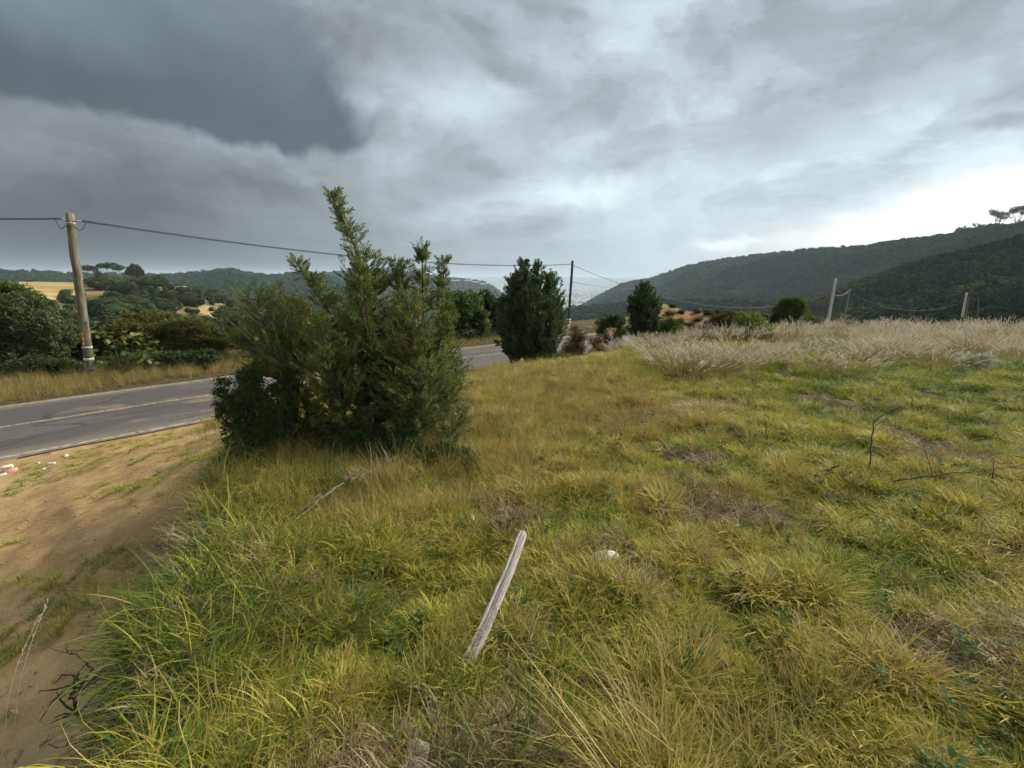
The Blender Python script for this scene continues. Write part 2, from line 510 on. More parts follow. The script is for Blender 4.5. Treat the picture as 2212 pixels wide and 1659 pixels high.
def plain(name, col, rough=.8, var=.15, scale=8, bump=True, spec=.3, metal=0.0):
    m, g, out = new_mat(name)
    tc = g.n('ShaderNodeTexCoord').outputs['Object']
    n = g.noise(tc, scale, 5, .6)
    c = g.mixc(n, tuple(v * (1 - var * 1.6) for v in col), tuple(min(1, v * (1 + var * 1.6)) for v in col))
    princ(g, out, c, rough, n if bump else None, .3, .01, spec, metal)
    return m


# near ground: soil under grass, sandy lot, verge; the shares come with the mesh
m, g, out = new_mat('ground_soil')
geo = g.n('ShaderNodeNewGeometry').outputs['Position']
sand = g.n('ShaderNodeAttribute', attribute_name='sand').outputs['Fac']
na, nb_, nc, nd = g.noise(geo, 1.1, 5, .6), g.noise(geo, 6, 5, .65), g.noise(geo, 38, 4, .6), g.noise(geo, .35, 3, .5)
soil = g.mixc(g.rng(nb_, .35, .65), (.045, .032, .016), (.11, .085, .04))
sandc = g.mixc(g.rng(g.m('ADD', g.m('MULTIPLY', na, .6), g.m('MULTIPLY', nb_, .4)), .38, .64), (.29, .185, .082), (.42, .28, .135))
sandc = g.mixc(g.m('MULTIPLY', g.rng(nc, .62, .75), .35), sandc, (.20, .13, .06))
sandc = g.mixc(g.m('MULTIPLY', g.rng(nd, .52, .66), .45), sandc, (.52, .39, .22))
col = g.mixc(g.rng(g.m('ADD', sand, g.m('MULTIPLY', g.m('SUBTRACT', nb_, .5), .5)), .4, .6), soil, sandc)
rut = g.n('ShaderNodeMapping'); rut.inputs['Rotation'].default_value = (0, 0, R(50)); rut.inputs['Scale'].default_value = (1.2, 6, 1)
g.nt.links.new(geo, rut.inputs[0])
hgt = g.m('ADD', g.m('ADD', g.m('MULTIPLY', nb_, .6), g.m('MULTIPLY', nc, .4)), g.m('MULTIPLY', g.noise(rut.outputs[0], 1.0, 5, .6), .9))
princ(g, out, col, .95, hgt, .75, .05, .1)
M['ground'] = m

m, g, out = new_mat('asphalt')
tc = g.n('ShaderNodeTexCoord').outputs['Object']
mp = g.n('ShaderNodeMapping'); mp.inputs['Scale'].default_value = (1.0, .28, 1); g.nt.links.new(tc, mp.inputs[0])
fine = g.noise(tc, 45, 4, .8); mid = g.noise(tc, 3, 4, .6); lng = g.noise(mp.outputs[0], 1.1, 5, .62, .6)
sx = g.n('ShaderNodeSeparateXYZ'); g.nt.links.new(tc, sx.inputs[0])
base = g.mixc(fine, (.060, .053, .050), (.135, .122, .114))
base = g.mixc(g.m('MULTIPLY', g.rng(mid, .4, .65), .5), base, (.072, .062, .058))
edge_ = g.rng(g.m('ABSOLUTE', sx.outputs[0]), 2.1, 3.0)
dust = g.m('MULTIPLY', g.rng(lng, .56, .66), g.rng(fine, .3, .6, .25, .95))
dust = g.m('MAXIMUM', g.m('MULTIPLY', dust, .62), g.m('MULTIPLY', edge_, g.rng(mid, .3, .6, .15, .6)))
vor = g.n('ShaderNodeTexVoronoi', feature='DISTANCE_TO_EDGE'); g.nt.links.new(mp.outputs[0], vor.inputs['Vector']); vor.inputs['Scale'].default_value = .8
crack = g.m('MULTIPLY', g.rng(g.m('ADD', vor.outputs['Distance'], g.m('MULTIPLY', g.m('SUBTRACT', mid, .5), .10)), .022, .004), .7)
base = g.mixc(crack, base, (.022, .02, .02))
patch_ = g.rng(g.noise(mp.outputs[0], .42, 2, .4), .555, .57)
base = g.mixc(g.m('MULTIPLY', patch_, .35), base, (.040, .037, .037))
col = g.mixc(dust, base, (.28, .22, .15))
princ(g, out, col, .85, fine, .4, .01, .3)
M['asphalt'] = m
m, g, out = new_mat('road_paint_yellow')
tc = g.n('ShaderNodeTexCoord').outputs['Object']
n = g.noise(tc, 9, 5, .7)
princ(g, out, g.mixc(g.rng(n, .40, .56), (.10, .09, .075), (.36, .29, .16)), .8)
M['paint_y'] = m
m, g, out = new_mat('road_paint_white')
tc = g.n('ShaderNodeTexCoord').outputs['Object']
n = g.noise(tc, 7, 5, .7)
princ(g, out, g.mixc(g.rng(n, .38, .55), (.13, .115, .09), (.36, .31, .23)), .8)
M['paint_w'] = m


def hill_mat(name, c1, c2, c3=None, s=.02, lo=.42, hi=.58):
    m, g, out = new_mat(name)
    geo = g.n('ShaderNodeNewGeometry').outputs['Position']
    n = g.noise(geo, s, 6, .62)
    col = g.mixc(g.rng(n, lo, hi), c1, c2)
    if c3:
        col = g.mixc(g.rng(g.noise(geo, s * .35, 3, .5), .5, .62), col, c3)
    princ(g, out, col, .95, spec=.05)
    return m


M['hill_dark'] = hill_mat('hill_dark', (.018, .026, .014), (.045, .048, .024), (.075, .065, .035), .012)
M['hill_tan'] = hill_mat('hill_tan', (.085, .078, .034), (.22, .165, .085), (.36, .255, .12), .06)
M['field_gold'] = hill_mat('field_gold', (.30, .215, .085), (.42, .31, .13), None, .05)
M['plain'] = hill_mat('plain', (.07, .075, .05), (.15, .13, .09), (.20, .19, .16), .0025)
M['orange_earth'] = hill_mat('orange_earth', (.15, .080, .038), (.27, .150, .075), (.17, .145, .055), .9)

# ------------------------------------------------------------------ ground mesh
azs = np.concatenate([np.linspace(-180, -72, 26, endpoint=False), np.linspace(-72, 72, 560), np.linspace(72, 180, 26)[1:]])
rs = np.concatenate([np.array([.02]), np.geomspace(.4, 12, 300), np.geomspace(12, 170, 170)[1:]])
AZ, RR = np.meshgrid(np.radians(azs), rs)
X, Y = RR * np.sin(AZ), RR * np.cos(AZ)
Z = ground_z(X, Y)
nn, ss = road_coords(X, Y)
nbb = np.interp(ss, NB_S, NB_N) + (fbm(X * 1.1, Y * 1.1, 5) - .5) * .7 * (ss < 6)
dd_ = nbb - nn
sandm = sstep(dd_, .05, .5) * (1 - sstep(ss, 4.0, 9)) * (nn > -3.0) + .62 * sstep(-np.abs(nn), -4.2, -3.2) * (nn > 0)
sandm = np.clip(sandm, 0, 1) * (nn > -6) * (1 - sstep(ss, 34, 42))
na_, nr_ = len(azs), len(rs)
i = np.arange(nr_ - 1)[:, None] * na_; j = np.arange(na_ - 1)[None, :]
Q = np.stack([i + j, i + j + 1, i + na_ + j + 1, i + na_ + j], -1).reshape(-1, 4)[:, ::-1]
tag(mesh_obj('ground', np.stack([X, Y, Z], -1).reshape(-1, 3), Q, M['ground'], None, {'sand': sandm.ravel()}, True), kind='structure')

# ------------------------------------------------------------------ road (own axes: x across, y along)
rot = math.atan2(-RN[1], RN[0])


def road_sheet(name, x0, x1, dz, mat, y0=-30, y1=75, step=1.0, th=0.0, parent=None):
    ys = np.arange(y0, y1 + .01, step)
    xs = np.linspace(x0, x1, 7 if x1 - x0 > 1 else 2)
    if x1 - x0 > 1:
        xs = xs
    V, na = [], len(xs)
    for yv in ys:
        for xi, xv in enumerate(xs):
            w = 0
            if x1 - x0 > 1 and xi in (0, na - 1): w = .14 * (vnoise(yv * .9, xi * 3.3, 4) - .5)
            V.append((xv + w, yv, float(road_z(yv)) + dz - .01 * abs(xv)))
    V = np.array(V)
    i = np.arange(len(ys) - 1)[:, None] * na; j = np.arange(na - 1)[None, :]
    Q = np.stack([i + j, i + j + 1, i + na + j + 1, i + na + j], -1).reshape(-1, 4)
    o = mesh_obj(name, V, Q, mat, parent, smooth=True)
    if not parent:
        o.location = (RP[0], RP[1], 0); o.rotation_euler = (0, 0, -rot)
    return o


road = tag(road_sheet('road', -3.05, 3.05, 0.0, M['asphalt'], step=.5), kind='structure')
road_sheet('centre_line', -.06, .06, .005, M['paint_y'], parent=road)
road_sheet('edge_line', 2.80, 2.92, .005, M['paint_w'], parent=road)
road_sheet('edge_line', -2.90, -2.80, .005, M['paint_w'], parent=road)

# ------------------------------------------------------------------ instancing of uncountable stuff


def scatter(name, protos, P, eul, scl, itint, label, kind='stuff'):
    col = bpy.data.collections.new(name + '_pieces')
    for p in protos: col.objects.link(p)
    me = bpy.data.meshes.new(name)
    me.vertices.add(len(P)); me.vertices.foreach_set('co', np.asarray(P, np.float32).ravel())
    for nm, ty, key, val in (('rot', 'FLOAT_VECTOR', 'vector', eul), ('scl', 'FLOAT_VECTOR', 'vector', scl), ('itint', 'FLOAT', 'value', itint),
                             ('idx', 'INT', 'value', rng.integers(0, len(protos), len(P)))):
        a = me.attributes.new(nm, ty, 'POINT')
        a.data.foreach_set(key, np.asarray(val).astype(np.int32 if ty == 'INT' else np.float32).ravel())
    o = bpy.data.objects.new(name, me); C.objects.link(o)
    gn = bpy.data.node_groups.new(name, 'GeometryNodeTree')
    gn.interface.new_socket('Geometry', in_out='INPUT', socket_type='NodeSocketGeometry')
    gn.interface.new_socket('Geometry', in_out='OUTPUT', socket_type='NodeSocketGeometry')
    N, L = gn.nodes, gn.links
    gi, go = N.new('NodeGroupInput'), N.new('NodeGroupOutput')
    ip, ci = N.new('GeometryNodeInstanceOnPoints'), N.new('GeometryNodeCollectionInfo')
    ci.inputs[0].default_value = col; ci.inputs[1].default_value = True; ci.inputs[2].default_value = True
    ip.inputs['Pick Instance'].default_value = True

    def attr(nm, t):
        a = N.new('GeometryNodeInputNamedAttribute'); a.data_type = t; a.inputs[0].default_value = nm
        return a.outputs[0]
    L.new(gi.outputs[0], ip.inputs['Points']); L.new(ci.outputs[0], ip.inputs['Instance'])
    L.new(attr('idx', 'INT'), ip.inputs['Instance Index'])
    L.new(attr('rot', 'FLOAT_VECTOR'), ip.inputs['Rotation']); L.new(attr('scl', 'FLOAT_VECTOR'), ip.inputs['Scale'])
    L.new(ip.outputs[0], go.inputs[0])
    o.modifiers.new('scatter', 'NODES').node_group = gn
    return tag(o, label, None, None, kind)


def blades(n, h, spread, width, lean, curl, seg=4, rad=.06, tint=(0., 1.), up=1.0, seed=0):
    """a tuft of n curved, tapering grass blades; returns V, T, A"""
    r = np.random.default_rng(seed)
    V, T, A, b = [], [], [], 0
    for _ in range(n):
        a = r.random() * 2 * math.pi; rr = rad * math.sqrt(r.random())
        p = np.array((math.cos(a) * rr, math.sin(a) * rr, -.01))
        az = a + r.normal() * .9
        L = h * (0.45 + .75 * r.random()); w = width * (.6 + .8 * r.random())
        th = abs(r.normal()) * lean + .08 + spread * rr / max(rad, 1e-4)
        dth = curl * (.3 + r.random()) / seg
        tw = r.random() * math.pi
        side = np.array((-math.sin(az + tw * .4), math.cos(az + tw * .4), 0))
        daz = r.normal() * .25
        pts = [p]
        for k in range(seg):
            d = np.array((math.sin(th) * math.cos(az), math.sin(th) * math.sin(az), math.cos(th) * up))
            p = p + d * L / seg; pts.append(p); th += dth; az += daz
            if p[2] < .004 and k: p[2] = .004 + .004 * r.random()
        t = r.random() * (tint[1] - tint[0]) + tint[0]
        for k, q in enumerate(pts):
            ww = w * (1 - (k / seg) ** 1.8) * (.75 if k == 0 else 1)
            if k < seg: V += [q - side * ww / 2, q + side * ww / 2]
            else: V.append(q)
        A += [t] * (2 * seg + 1)
        for k in range(seg - 1):
            i0 = b + 2 * k; T += [(i0, i0 + 1, i0 + 3), (i0, i0 + 3, i0 + 2)]
        i0 = b + 2 * (seg - 1); T.append((i0, i0 + 1, i0 + 2))
        b += 2 * seg + 1
    return np.array(V), np.array(T), np.array(A)


def proto(name, vta, mat):
    V, T, A = vta
    return mesh_obj(name, V, T, mat, None, {'tint': A}, False, link=False)


lawn = [proto('lawn_tuft', blades(58, .100, .85, .0050, .75, 1.2, 3, .055, tint=(.1, .95), seed=s), M['grass']) for s in range(8)]
longg = [proto('long_tuft', blades(44, .30, .5, .0062, .5, 1.7, 5, .07, seed=30 + s), M['grass']) for s in range(6)]
thatch = [proto('thatch_tuft', blades(40, .20, .9, .0045, .9, 1.2, 4, .09, seed=60 + s), M['thatch']) for s in range(4)]
strawp = [proto('straw_tuft', blades(26, .42, .15, .0042, .16, .35, 4, .08, seed=80 + s), M['straw']) for s in range(5)]
rustp = [proto('rust_tuft', blades(30, .32, .5, .0065, .45, .9, 4, .12, seed=90 + s), M['rust_stalk']) for s in range(3)]


def sector(n, r0, r1, power=0, half=66):
    a = np.radians(rng.uniform(-half, half, n))
    u = rng.random(n)
    r = np.sqrt(r0 ** 2 + (r1 ** 2 - r0 ** 2) * u) if power == 2 else (r0 + (r1 - r0) * u if power == 1 else r0 * (r1 / r0) ** u)
    return r * np.sin(a), r * np.cos(a)


def region(x, y):
    n, s = road_coords(x, y)
    nb = np.interp(s, NB_S, NB_N) + (fbm(x * 1.1, y * 1.1, 5) - .5) * .7 * (s < 6)
    return n, s, nb - n


def tufts(protos, name, x, y, sc_, tint, label, tiltamt=.18, sz=None, sink=0.0):
    z = ground_z(x, y) - sink
    n = len(x)
    eul = np.stack([rng.normal(0, tiltamt, n), rng.normal(0, tiltamt, n), rng.uniform(0, 6.283, n)], -1)
    s3 = np.stack([sc_, sc_, sc_ * (sz if sz is not None else 1)], -1)
    return scatter(name, protos, np.stack([x, y, z], -1), eul, s3, tint, label)


def patch(x, y, cx, cy, r, soft=.5):
    return 1 - sstep(np.hypot(x - cx, y - cy) / r, 1 - soft, 1 + soft)


def meadow_tint(x, y):
    """0 green .. 1 straw, by place"""
    t = .475 + .42 * (fbm(x * .55, y * .55, 40) - .5) + .50 * (fbm(x * 2.1, y * 2.1, 41, 2) - .5) + .20 * (fbm(x * 2.3, y * 2.3, 3, 2) - .5) + .42 * (fbm(x * 5.6, y * 5.6, 33, 2) - .5)
    t = t - .20 * sstep(-x, .2, 1.6) * sstep(-y, -5, -1.5)                 # greener by the bank, near
    t = t - .20 * sstep(x, 1.2, 4.5) * sstep(y, 2.8, 6)                      # greener beyond on the right
    g0 = on_ground(1120, 850)
    t = t + .26 * patch(x, y, g0.x, g0.y, 2.4)
    return t


# --- lawn-height grass over the field
x, y = sector(44000, 1.0, 14, 1)
n_, s_, d_ = region(x, y)
bare = fbm(x * 1.7, y * 1.7, 50, 2)
keep = (d_ < .25) & (bare + rng.normal(0, .03, len(x)) > .345)
x, y, bare = x[keep], y[keep], bare[keep]
rr = np.hypot(x, y)
hmp = .45 * fbm(x * 2.3, y * 2.3, 3, 2) + .55 * (.5 + 1.35 * (fbm(x * 5.6, y * 5.6, 33, 2) - .5))
sc_ = (.70 + .5 * rng.random(len(x))) * (1 + .030 * rr) * (.40 + 1.30 * hmp)
tufts(lawn, 'meadow_grass', x, y, sc_, meadow_tint(x, y) + rng.normal(0, .09, len(x)), 'short matted yellow green grass covering the whole field')
x, y = sector(15000, 13, 48)
n_, s_, d_ = region(x, y)
keep = d_ < .3
x, y = x[keep], y[keep]
tufts(lawn, 'meadow_grass', x, y, rng.uniform(1.6, 2.8, len(x)), meadow_tint(x, y) + rng.normal(0, .1, len(x)), 'short grass on the far end of the field', sz=.7)

# --- long grass: along the bank and in tussocks
x, y = sector(17000, 1.0, 13)
n_, s_, d_ = region(x, y)
tn = fbm(x * 1.15, y * 1.15, 60, 2)
bank = sstep(d_, -2.3, -.2) * (s_ < 4) + .6 * sstep(d_, -1.5, 0) * (s_ >= 4)
pk = np.clip(bank * .55 * (1 - .65 * sstep(d_, -.75, -.2) * (s_ < 2.6)) + .40 * sstep(tn, .64, .76) * (np.hypot(x, y) < 7) + .03, 0, 1)
jb = on_ground(800, 985)
pk = np.maximum(pk, .9 * patch(x, y, jb.x, jb.y, 1.3, .4))
keep = (d_ < .3) & (rng.random(len(x)) < pk)
x, y, bank = x[keep], y[keep], bank[keep]
sc_ = (.55 + .45 * rng.random(len(x))) * (.75 + .45 * bank) * (1 + .02 * np.hypot(x, y))
tufts(longg, 'long_grass', x, y, sc_, meadow_tint(x, y) + .03 + rng.normal(0, .17, len(x)), 'longer arching green and yellow grass along the bank', .3)

# --- dead thatch in hollows and on the bank
x, y = sector(9000, 1.0, 12)
n_, s_, d_ = region(x, y)
tn = fbm(x * 1.7, y * 1.7, 50, 2)
b0 = on_ground(430, 1330)
pk = .9 * sstep(-tn, -.385, -.31) + .9 * patch(x, y, b0.x, b0.y, .42, .6) + .5 * sstep(d_, -.9, .1) * (s_ < 3) + .06
keep = (d_ < .4) & (rng.random(len(x)) < pk)
x, y = x[keep], y[keep]
tufts(thatch, 'dead_thatch', x, y, rng.uniform(.6, 1.15, len(x)), rng.uniform(.1, .8, len(x)), 'dead grey brown grass matted in the hollows', .35)

M['brush'] = leaf_mat('dry_brush', [(0, (.030, .022, .018)), (.5, (.10, .075, .05)), (1, (.30, .25, .18))], inst=True, trans=0)
brushp = [proto('brush_tuft', blades(44, .24, 1.1, .0022, .9, 2.4, 6, .10, seed=120 + s), M['brush']) for s in range(4)]
x, y = sector(9000, 1.0, 9)
n_, s_, d_ = region(x, y)
pk = 1.0 * sstep(d_, -.9, -.15) * (s_ < 3.2) + .5 * patch(x, y, b0.x, b0.y, .5, .6) + .10 * sstep(d_, -2.0, -.5) * (s_ < 3)
keep = (d_ < .42) & (rng.random(len(x)) < pk)
x, y = x[keep], y[keep]
tufts(brushp, 'dry_brush', x, y, rng.uniform(.7, 1.5, len(x)), rng.uniform(0, .8, len(x)), 'tangle of dark dry twigs and stems along the bank edge', .4)

# --- straw stems: golden patch, field edge
x, y = sector(26000, 1.6, 30)
n_, s_, d_ = region(x, y)
g0 = on_ground(1120, 860); jc = on_ground(1170, 800)
pk = .40 * patch(x, y, g0.x, g0.y, 1.7, .6) + .18 * sstep(fbm(x * .9, y * .9, 70, 2), .64, .76) * sstep(y, 4, 8) + .5 * sstep(d_, -1.2, .2) * (s_ > 3) * sstep(y, 3, 6) + .35 * patch(x, y, jb.x, jb.y, 1.2, .4) + .45 * patch(x, y, jc.x, jc.y, 2.2, .5) + .012
keep = (d_ < 1.5) & (rng.random(len(x)) < pk)
x, y = x[keep], y[keep]
tufts(strawp, 'straw_grass', x, y, rng.uniform(.38, .75, len(x)), rng.uniform(.25, .75, len(x)), 'thin golden straw stems standing in the field', .15)

# --- broad-leaved weeds and small dark sprigs through the turf
def sprig(seed, n=16):
    r = np.random.default_rng(seed); V, T, A = [], [], []
    for k in range(n):
        a = r.random() * 6.28; e = r.uniform(.15, 1.1); L = r.uniform(.014, .034); w = L * .30
        d = np.array((math.cos(a) * math.cos(e), math.sin(a) * math.cos(e), math.sin(e))); s_ = np.array((-math.sin(a), math.cos(a), 0))
        p = np.array((r.normal() * .012, r.normal() * .012, r.uniform(0, .05))); b = len(V)
        V += [p, p + d * L * .5 + s_ * w, p + d * L + np.array((0, 0, -.01)), p + d * L * .5 - s_ * w]; T += [(b, b + 1, b + 2), (b, b + 2, b + 3)]; A += [r.uniform(.1, .7)] * 4
    return np.array(V), np.array(T), np.array(A)


M['weed'] = leaf_mat('weed_leaf', [(0, (.03, .07, .015)), (.5, (.08, .14, .03)), (1, (.22, .24, .07))], inst=True, trans=.25)
sprigs = [proto('weed_sprig', sprig(s), M['weed']) for s in range(5)]
x, y = sector(4200, 1.0, 11, 1)
n_, s_, d_ = region(x, y)
keep = (d_ < .3) & (rng.random(len(x)) < .10 + .6 * sstep(fbm(x * 1.2, y * 1.2, 101, 2), .60, .72))
x, y = x[keep], y[keep]
tufts(sprigs, 'field_weeds', x, y, rng.uniform(.6, 1.5, len(x)), rng.uniform(.2, .7, len(x)), 'small broad-leaved weeds growing through the turf', .2, sink=-.03)

# --- embankment and both road verges
x, y = sector(60000, 5, 75)
n_, s_, d_ = region(x, y)
slope = (d_ > .1) & (n_ > 4.2) & (rng.random(len(x)) < sstep(s_, 2.2, 6))
far = (n_ < -3.25 - .5 * vnoise(s_ * .8, 3, 5)) & (n_ > -9)
keep = slope | far
x, y, far = x[keep], y[keep], far[keep]
tufts(strawp, 'verge_grass', x, y, np.where(far, rng.uniform(.75, 1.3, len(x)), rng.uniform(.7, 1.2, len(x))), np.where(far, .42, .36) + rng.normal(0, .13, len(x)),
      'dry yellow grass on the verges along the road', .12)

# --- sparse weeds on the sandy lot
x, y = sector(24000, 1.2, 16)
n_, s_, d_ = region(x, y)
wn = fbm(x * .9, y * 2.0, 75, 3)
keep = (d_ > .3) & (n_ > 3.6) & (s_ < 7) & (rng.random(len(x)) < .95 * sstep(wn, .47, .60) * sstep(np.hypot(x, y), 3.2, 5) + .012 + .5 * sstep(s_, 1.8, 4) + .3 * sstep(-d_, -.8, -.3))
x, y = x[keep], y[keep]
tufts(lawn, 'lot_weeds', x, y, rng.uniform(.45, 1.15, len(x)), rng.uniform(.05, .6, len(x)), 'sparse low weeds creeping over the sandy ground')

# --- rusty weeds at the far edge of the field
xs_, ys_ = [], []
for (px, py, rad, k) in ((1180, 776, .7, 60), (1240, 772, .7, 50), (1130, 790, .4, 22), (500, 915, .35, 30), (700, 965, .5, 50)):
    p = on_ground(px, py); xs_.append(p.x + rng.normal(0, rad * .5, k)); ys_.append(p.y + rng.normal(0, rad * .5, k))
x, y = np.concatenate(xs_), np.concatenate(ys_)
tufts(rustp, 'rust_weeds', x, y, rng.uniform(.7, 1.3, len(x)), rng.uniform(.2, .8, len(x)), 'rusty dried weeds at the field edge', .15)

# ------------------------------------------------------------------ foliage pieces


def spray(seed, nl=17, w=.040, l0=.40, flat=.35):
    """feathery conifer branchlet along +z, length 1"""
    r = np.random.default_rng(seed)
    V, T, A = [], [], []

    def leaf(p, d, L, wd):
        d = d / np.linalg.norm(d)
        s_ = np.cross(d, (r.normal(), r.normal(), r.normal())); s_ /= np.linalg.norm(s_) + 1e-9
        b = len(V)
        V.extend([p - s_ * wd * .4, p + s_ * wd * .4, p + d * L * .55 + s_ * wd * .6, p + d * L, p + d * L * .55 - s_ * wd * .6])
        T.extend([(b, b + 1, b + 2), (b, b + 2, b + 4), (b + 4, b + 2, b + 3)])
        A.extend([(L - .2) * .3] * 5)
    for k in range(nl):
        t = .08 + .88 * k / nl
        sgn = 1 if k % 2 else -1
        a = r.normal() * flat + (0 if sgn > 0 else math.pi)
        d = np.array((math.cos(a) * .75, math.sin(a) * .75, .75 + .3 * r.random()))
        leaf(np.array((0, 0, t)), d, l0 * (1.05 - .65 * t) * (.7 + .6 * r.random()), w * 1.3)
    leaf(np.array((0, 0, .8)), np.array((0, 0, 1.0)), .3, w * 1.4)
    leaf(np.array((0, 0, 0.)), np.array((.02, 0, 1.0)), 1.0, w * .5)
    return np.array(V), np.array(T), np.array(A)


def leafcluster(seed, n=11, L=.5, w=.2, spreadz=.8):
    r = np.random.default_rng(seed)
    V, T, A = [], [], []
    for _ in range(n):
        d = r.normal(size=3); d[2] = abs(d[2]) * .8 + .1; d /= np.linalg.norm(d)
        p = r.normal(size=3) * .22 + np.array((0, 0, spreadz * r.random() * .6))
        s_ = np.cross(d, r.normal(size=3)); s_ /= np.linalg.norm(s_); nrm = np.cross(s_, d)
        l = L * (.6 + .8 * r.random()); ww = w * (.7 + .6 * r.random()); b = len(V)
        V += [p, p + d * l * .5 + s_ * ww + nrm * ww * .3, p + d * l - nrm * l * .12, p + d * l * .5 - s_ * ww + nrm * ww * .3]
        T += [(b, b + 1, b + 2), (b, b + 2, b + 3)]
        A += [r.normal() * .12] * 4
    return np.array(V), np.array(T), np.array(A)


SPR = [spray(s) for s in range(6)]
SPRC = [spray(20 + s, 11, .09, .5, .8) for s in range(5)]
LEAF = [leafcluster(40 + s) for s in range(6)]
LEAFN = [leafcluster(60 + s, 14, .55, .09) for s in range(5)]


def conifer(name, base, leaders, mat, label, cat, sprays=SPR, ssize=.105, dens=1.0, rise=.75, tubes=True, group=None, trunk_r=.035, tint0=.45, bark='bark', first=.06, skirt=.12):
    """a conifer grown from one or more leaders: (foot, tip, widest radius, power of the taper)"""
    base = np.array(base)
    P, D, S, TI = [], [], [], []
    tb = MB()
    for (foot, tip, rm, pw) in leaders:
        foot, tip = np.array(foot), np.array(tip)
        L = np.linalg.norm(tip - foot)
        bend = rng.normal(0, .04 * L, 3) * (1, 1, 0)
        ts = np.linspace(0, 1, 9)
        line = foot + (tip - foot) * ts[:, None] + bend * np.sin(ts * math.pi)[:, None]
        tb.tube(line, trunk_r * (1.05 - ts) * (L / 2.4) ** .5 + .003, 7, .4, .25)
        nbr = int(95 * L * dens)
        for _ in range(nbr):
            t = first + (1 - first) * rng.random() ** .85
            p = np.array([np.interp(t, ts, line[:, k]) for k in range(3)])
            R_ = rm * ((1 - t) ** pw * min(1, (t + skirt) * 3.2)) + .035 * L / 2.4
            R_ *= (.48 + .80 * rng.random())
            az = rng.random() * 2 * math.pi
            rs_ = rise * (.7 + .6 * rng.random())
            dh = np.array((math.cos(az), math.sin(az), rs_ * .55)); dh /= np.linalg.norm(dh)
            k = max(3, int(R_ / (ssize * .34)))
            q = np.linspace(0, 1, 5)
            br = p + dh * R_ * q[:, None] + np.array((0, 0, 1)) * (R_ * rs_ * .45 * q[:, None] ** 2)
            bare_ = tubes and ssize < .15 and rng.random() < .13 and R_ > .15
            if bare_:
                tb.tube(br, .006 * (1.1 - q), 4, .8, .3)
                for _k in range(4):
                    f0 = br[2 + _k % 3]; dv0 = dh + rng.normal(0, .6, 3); tb.tube([f0, f0 + dv0 * R_ * .2, f0 + dv0 * R_ * .34], [.003, .002, .001], 3, .8)
                continue
            if tubes and R_ > .12: tb.tube(br, .008 * (1.15 - q) * (R_ / .5) ** .5 * (ssize / .105) + .0014, 4, .3, .2)
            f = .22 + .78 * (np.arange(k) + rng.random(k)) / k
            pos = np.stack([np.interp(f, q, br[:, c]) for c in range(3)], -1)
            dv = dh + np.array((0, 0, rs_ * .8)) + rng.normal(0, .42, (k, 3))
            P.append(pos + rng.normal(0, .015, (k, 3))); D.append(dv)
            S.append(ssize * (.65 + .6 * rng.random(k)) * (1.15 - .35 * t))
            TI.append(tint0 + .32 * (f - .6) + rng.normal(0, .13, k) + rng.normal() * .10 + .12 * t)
    P, D, S, TI = np.concatenate(P), np.concatenate(D), np.concatenate(S), np.concatenate(TI)
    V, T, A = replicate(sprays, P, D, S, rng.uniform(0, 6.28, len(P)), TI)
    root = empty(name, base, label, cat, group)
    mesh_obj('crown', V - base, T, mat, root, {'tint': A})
    tb.build('trunk', M[bark], root, True, base)
    return root


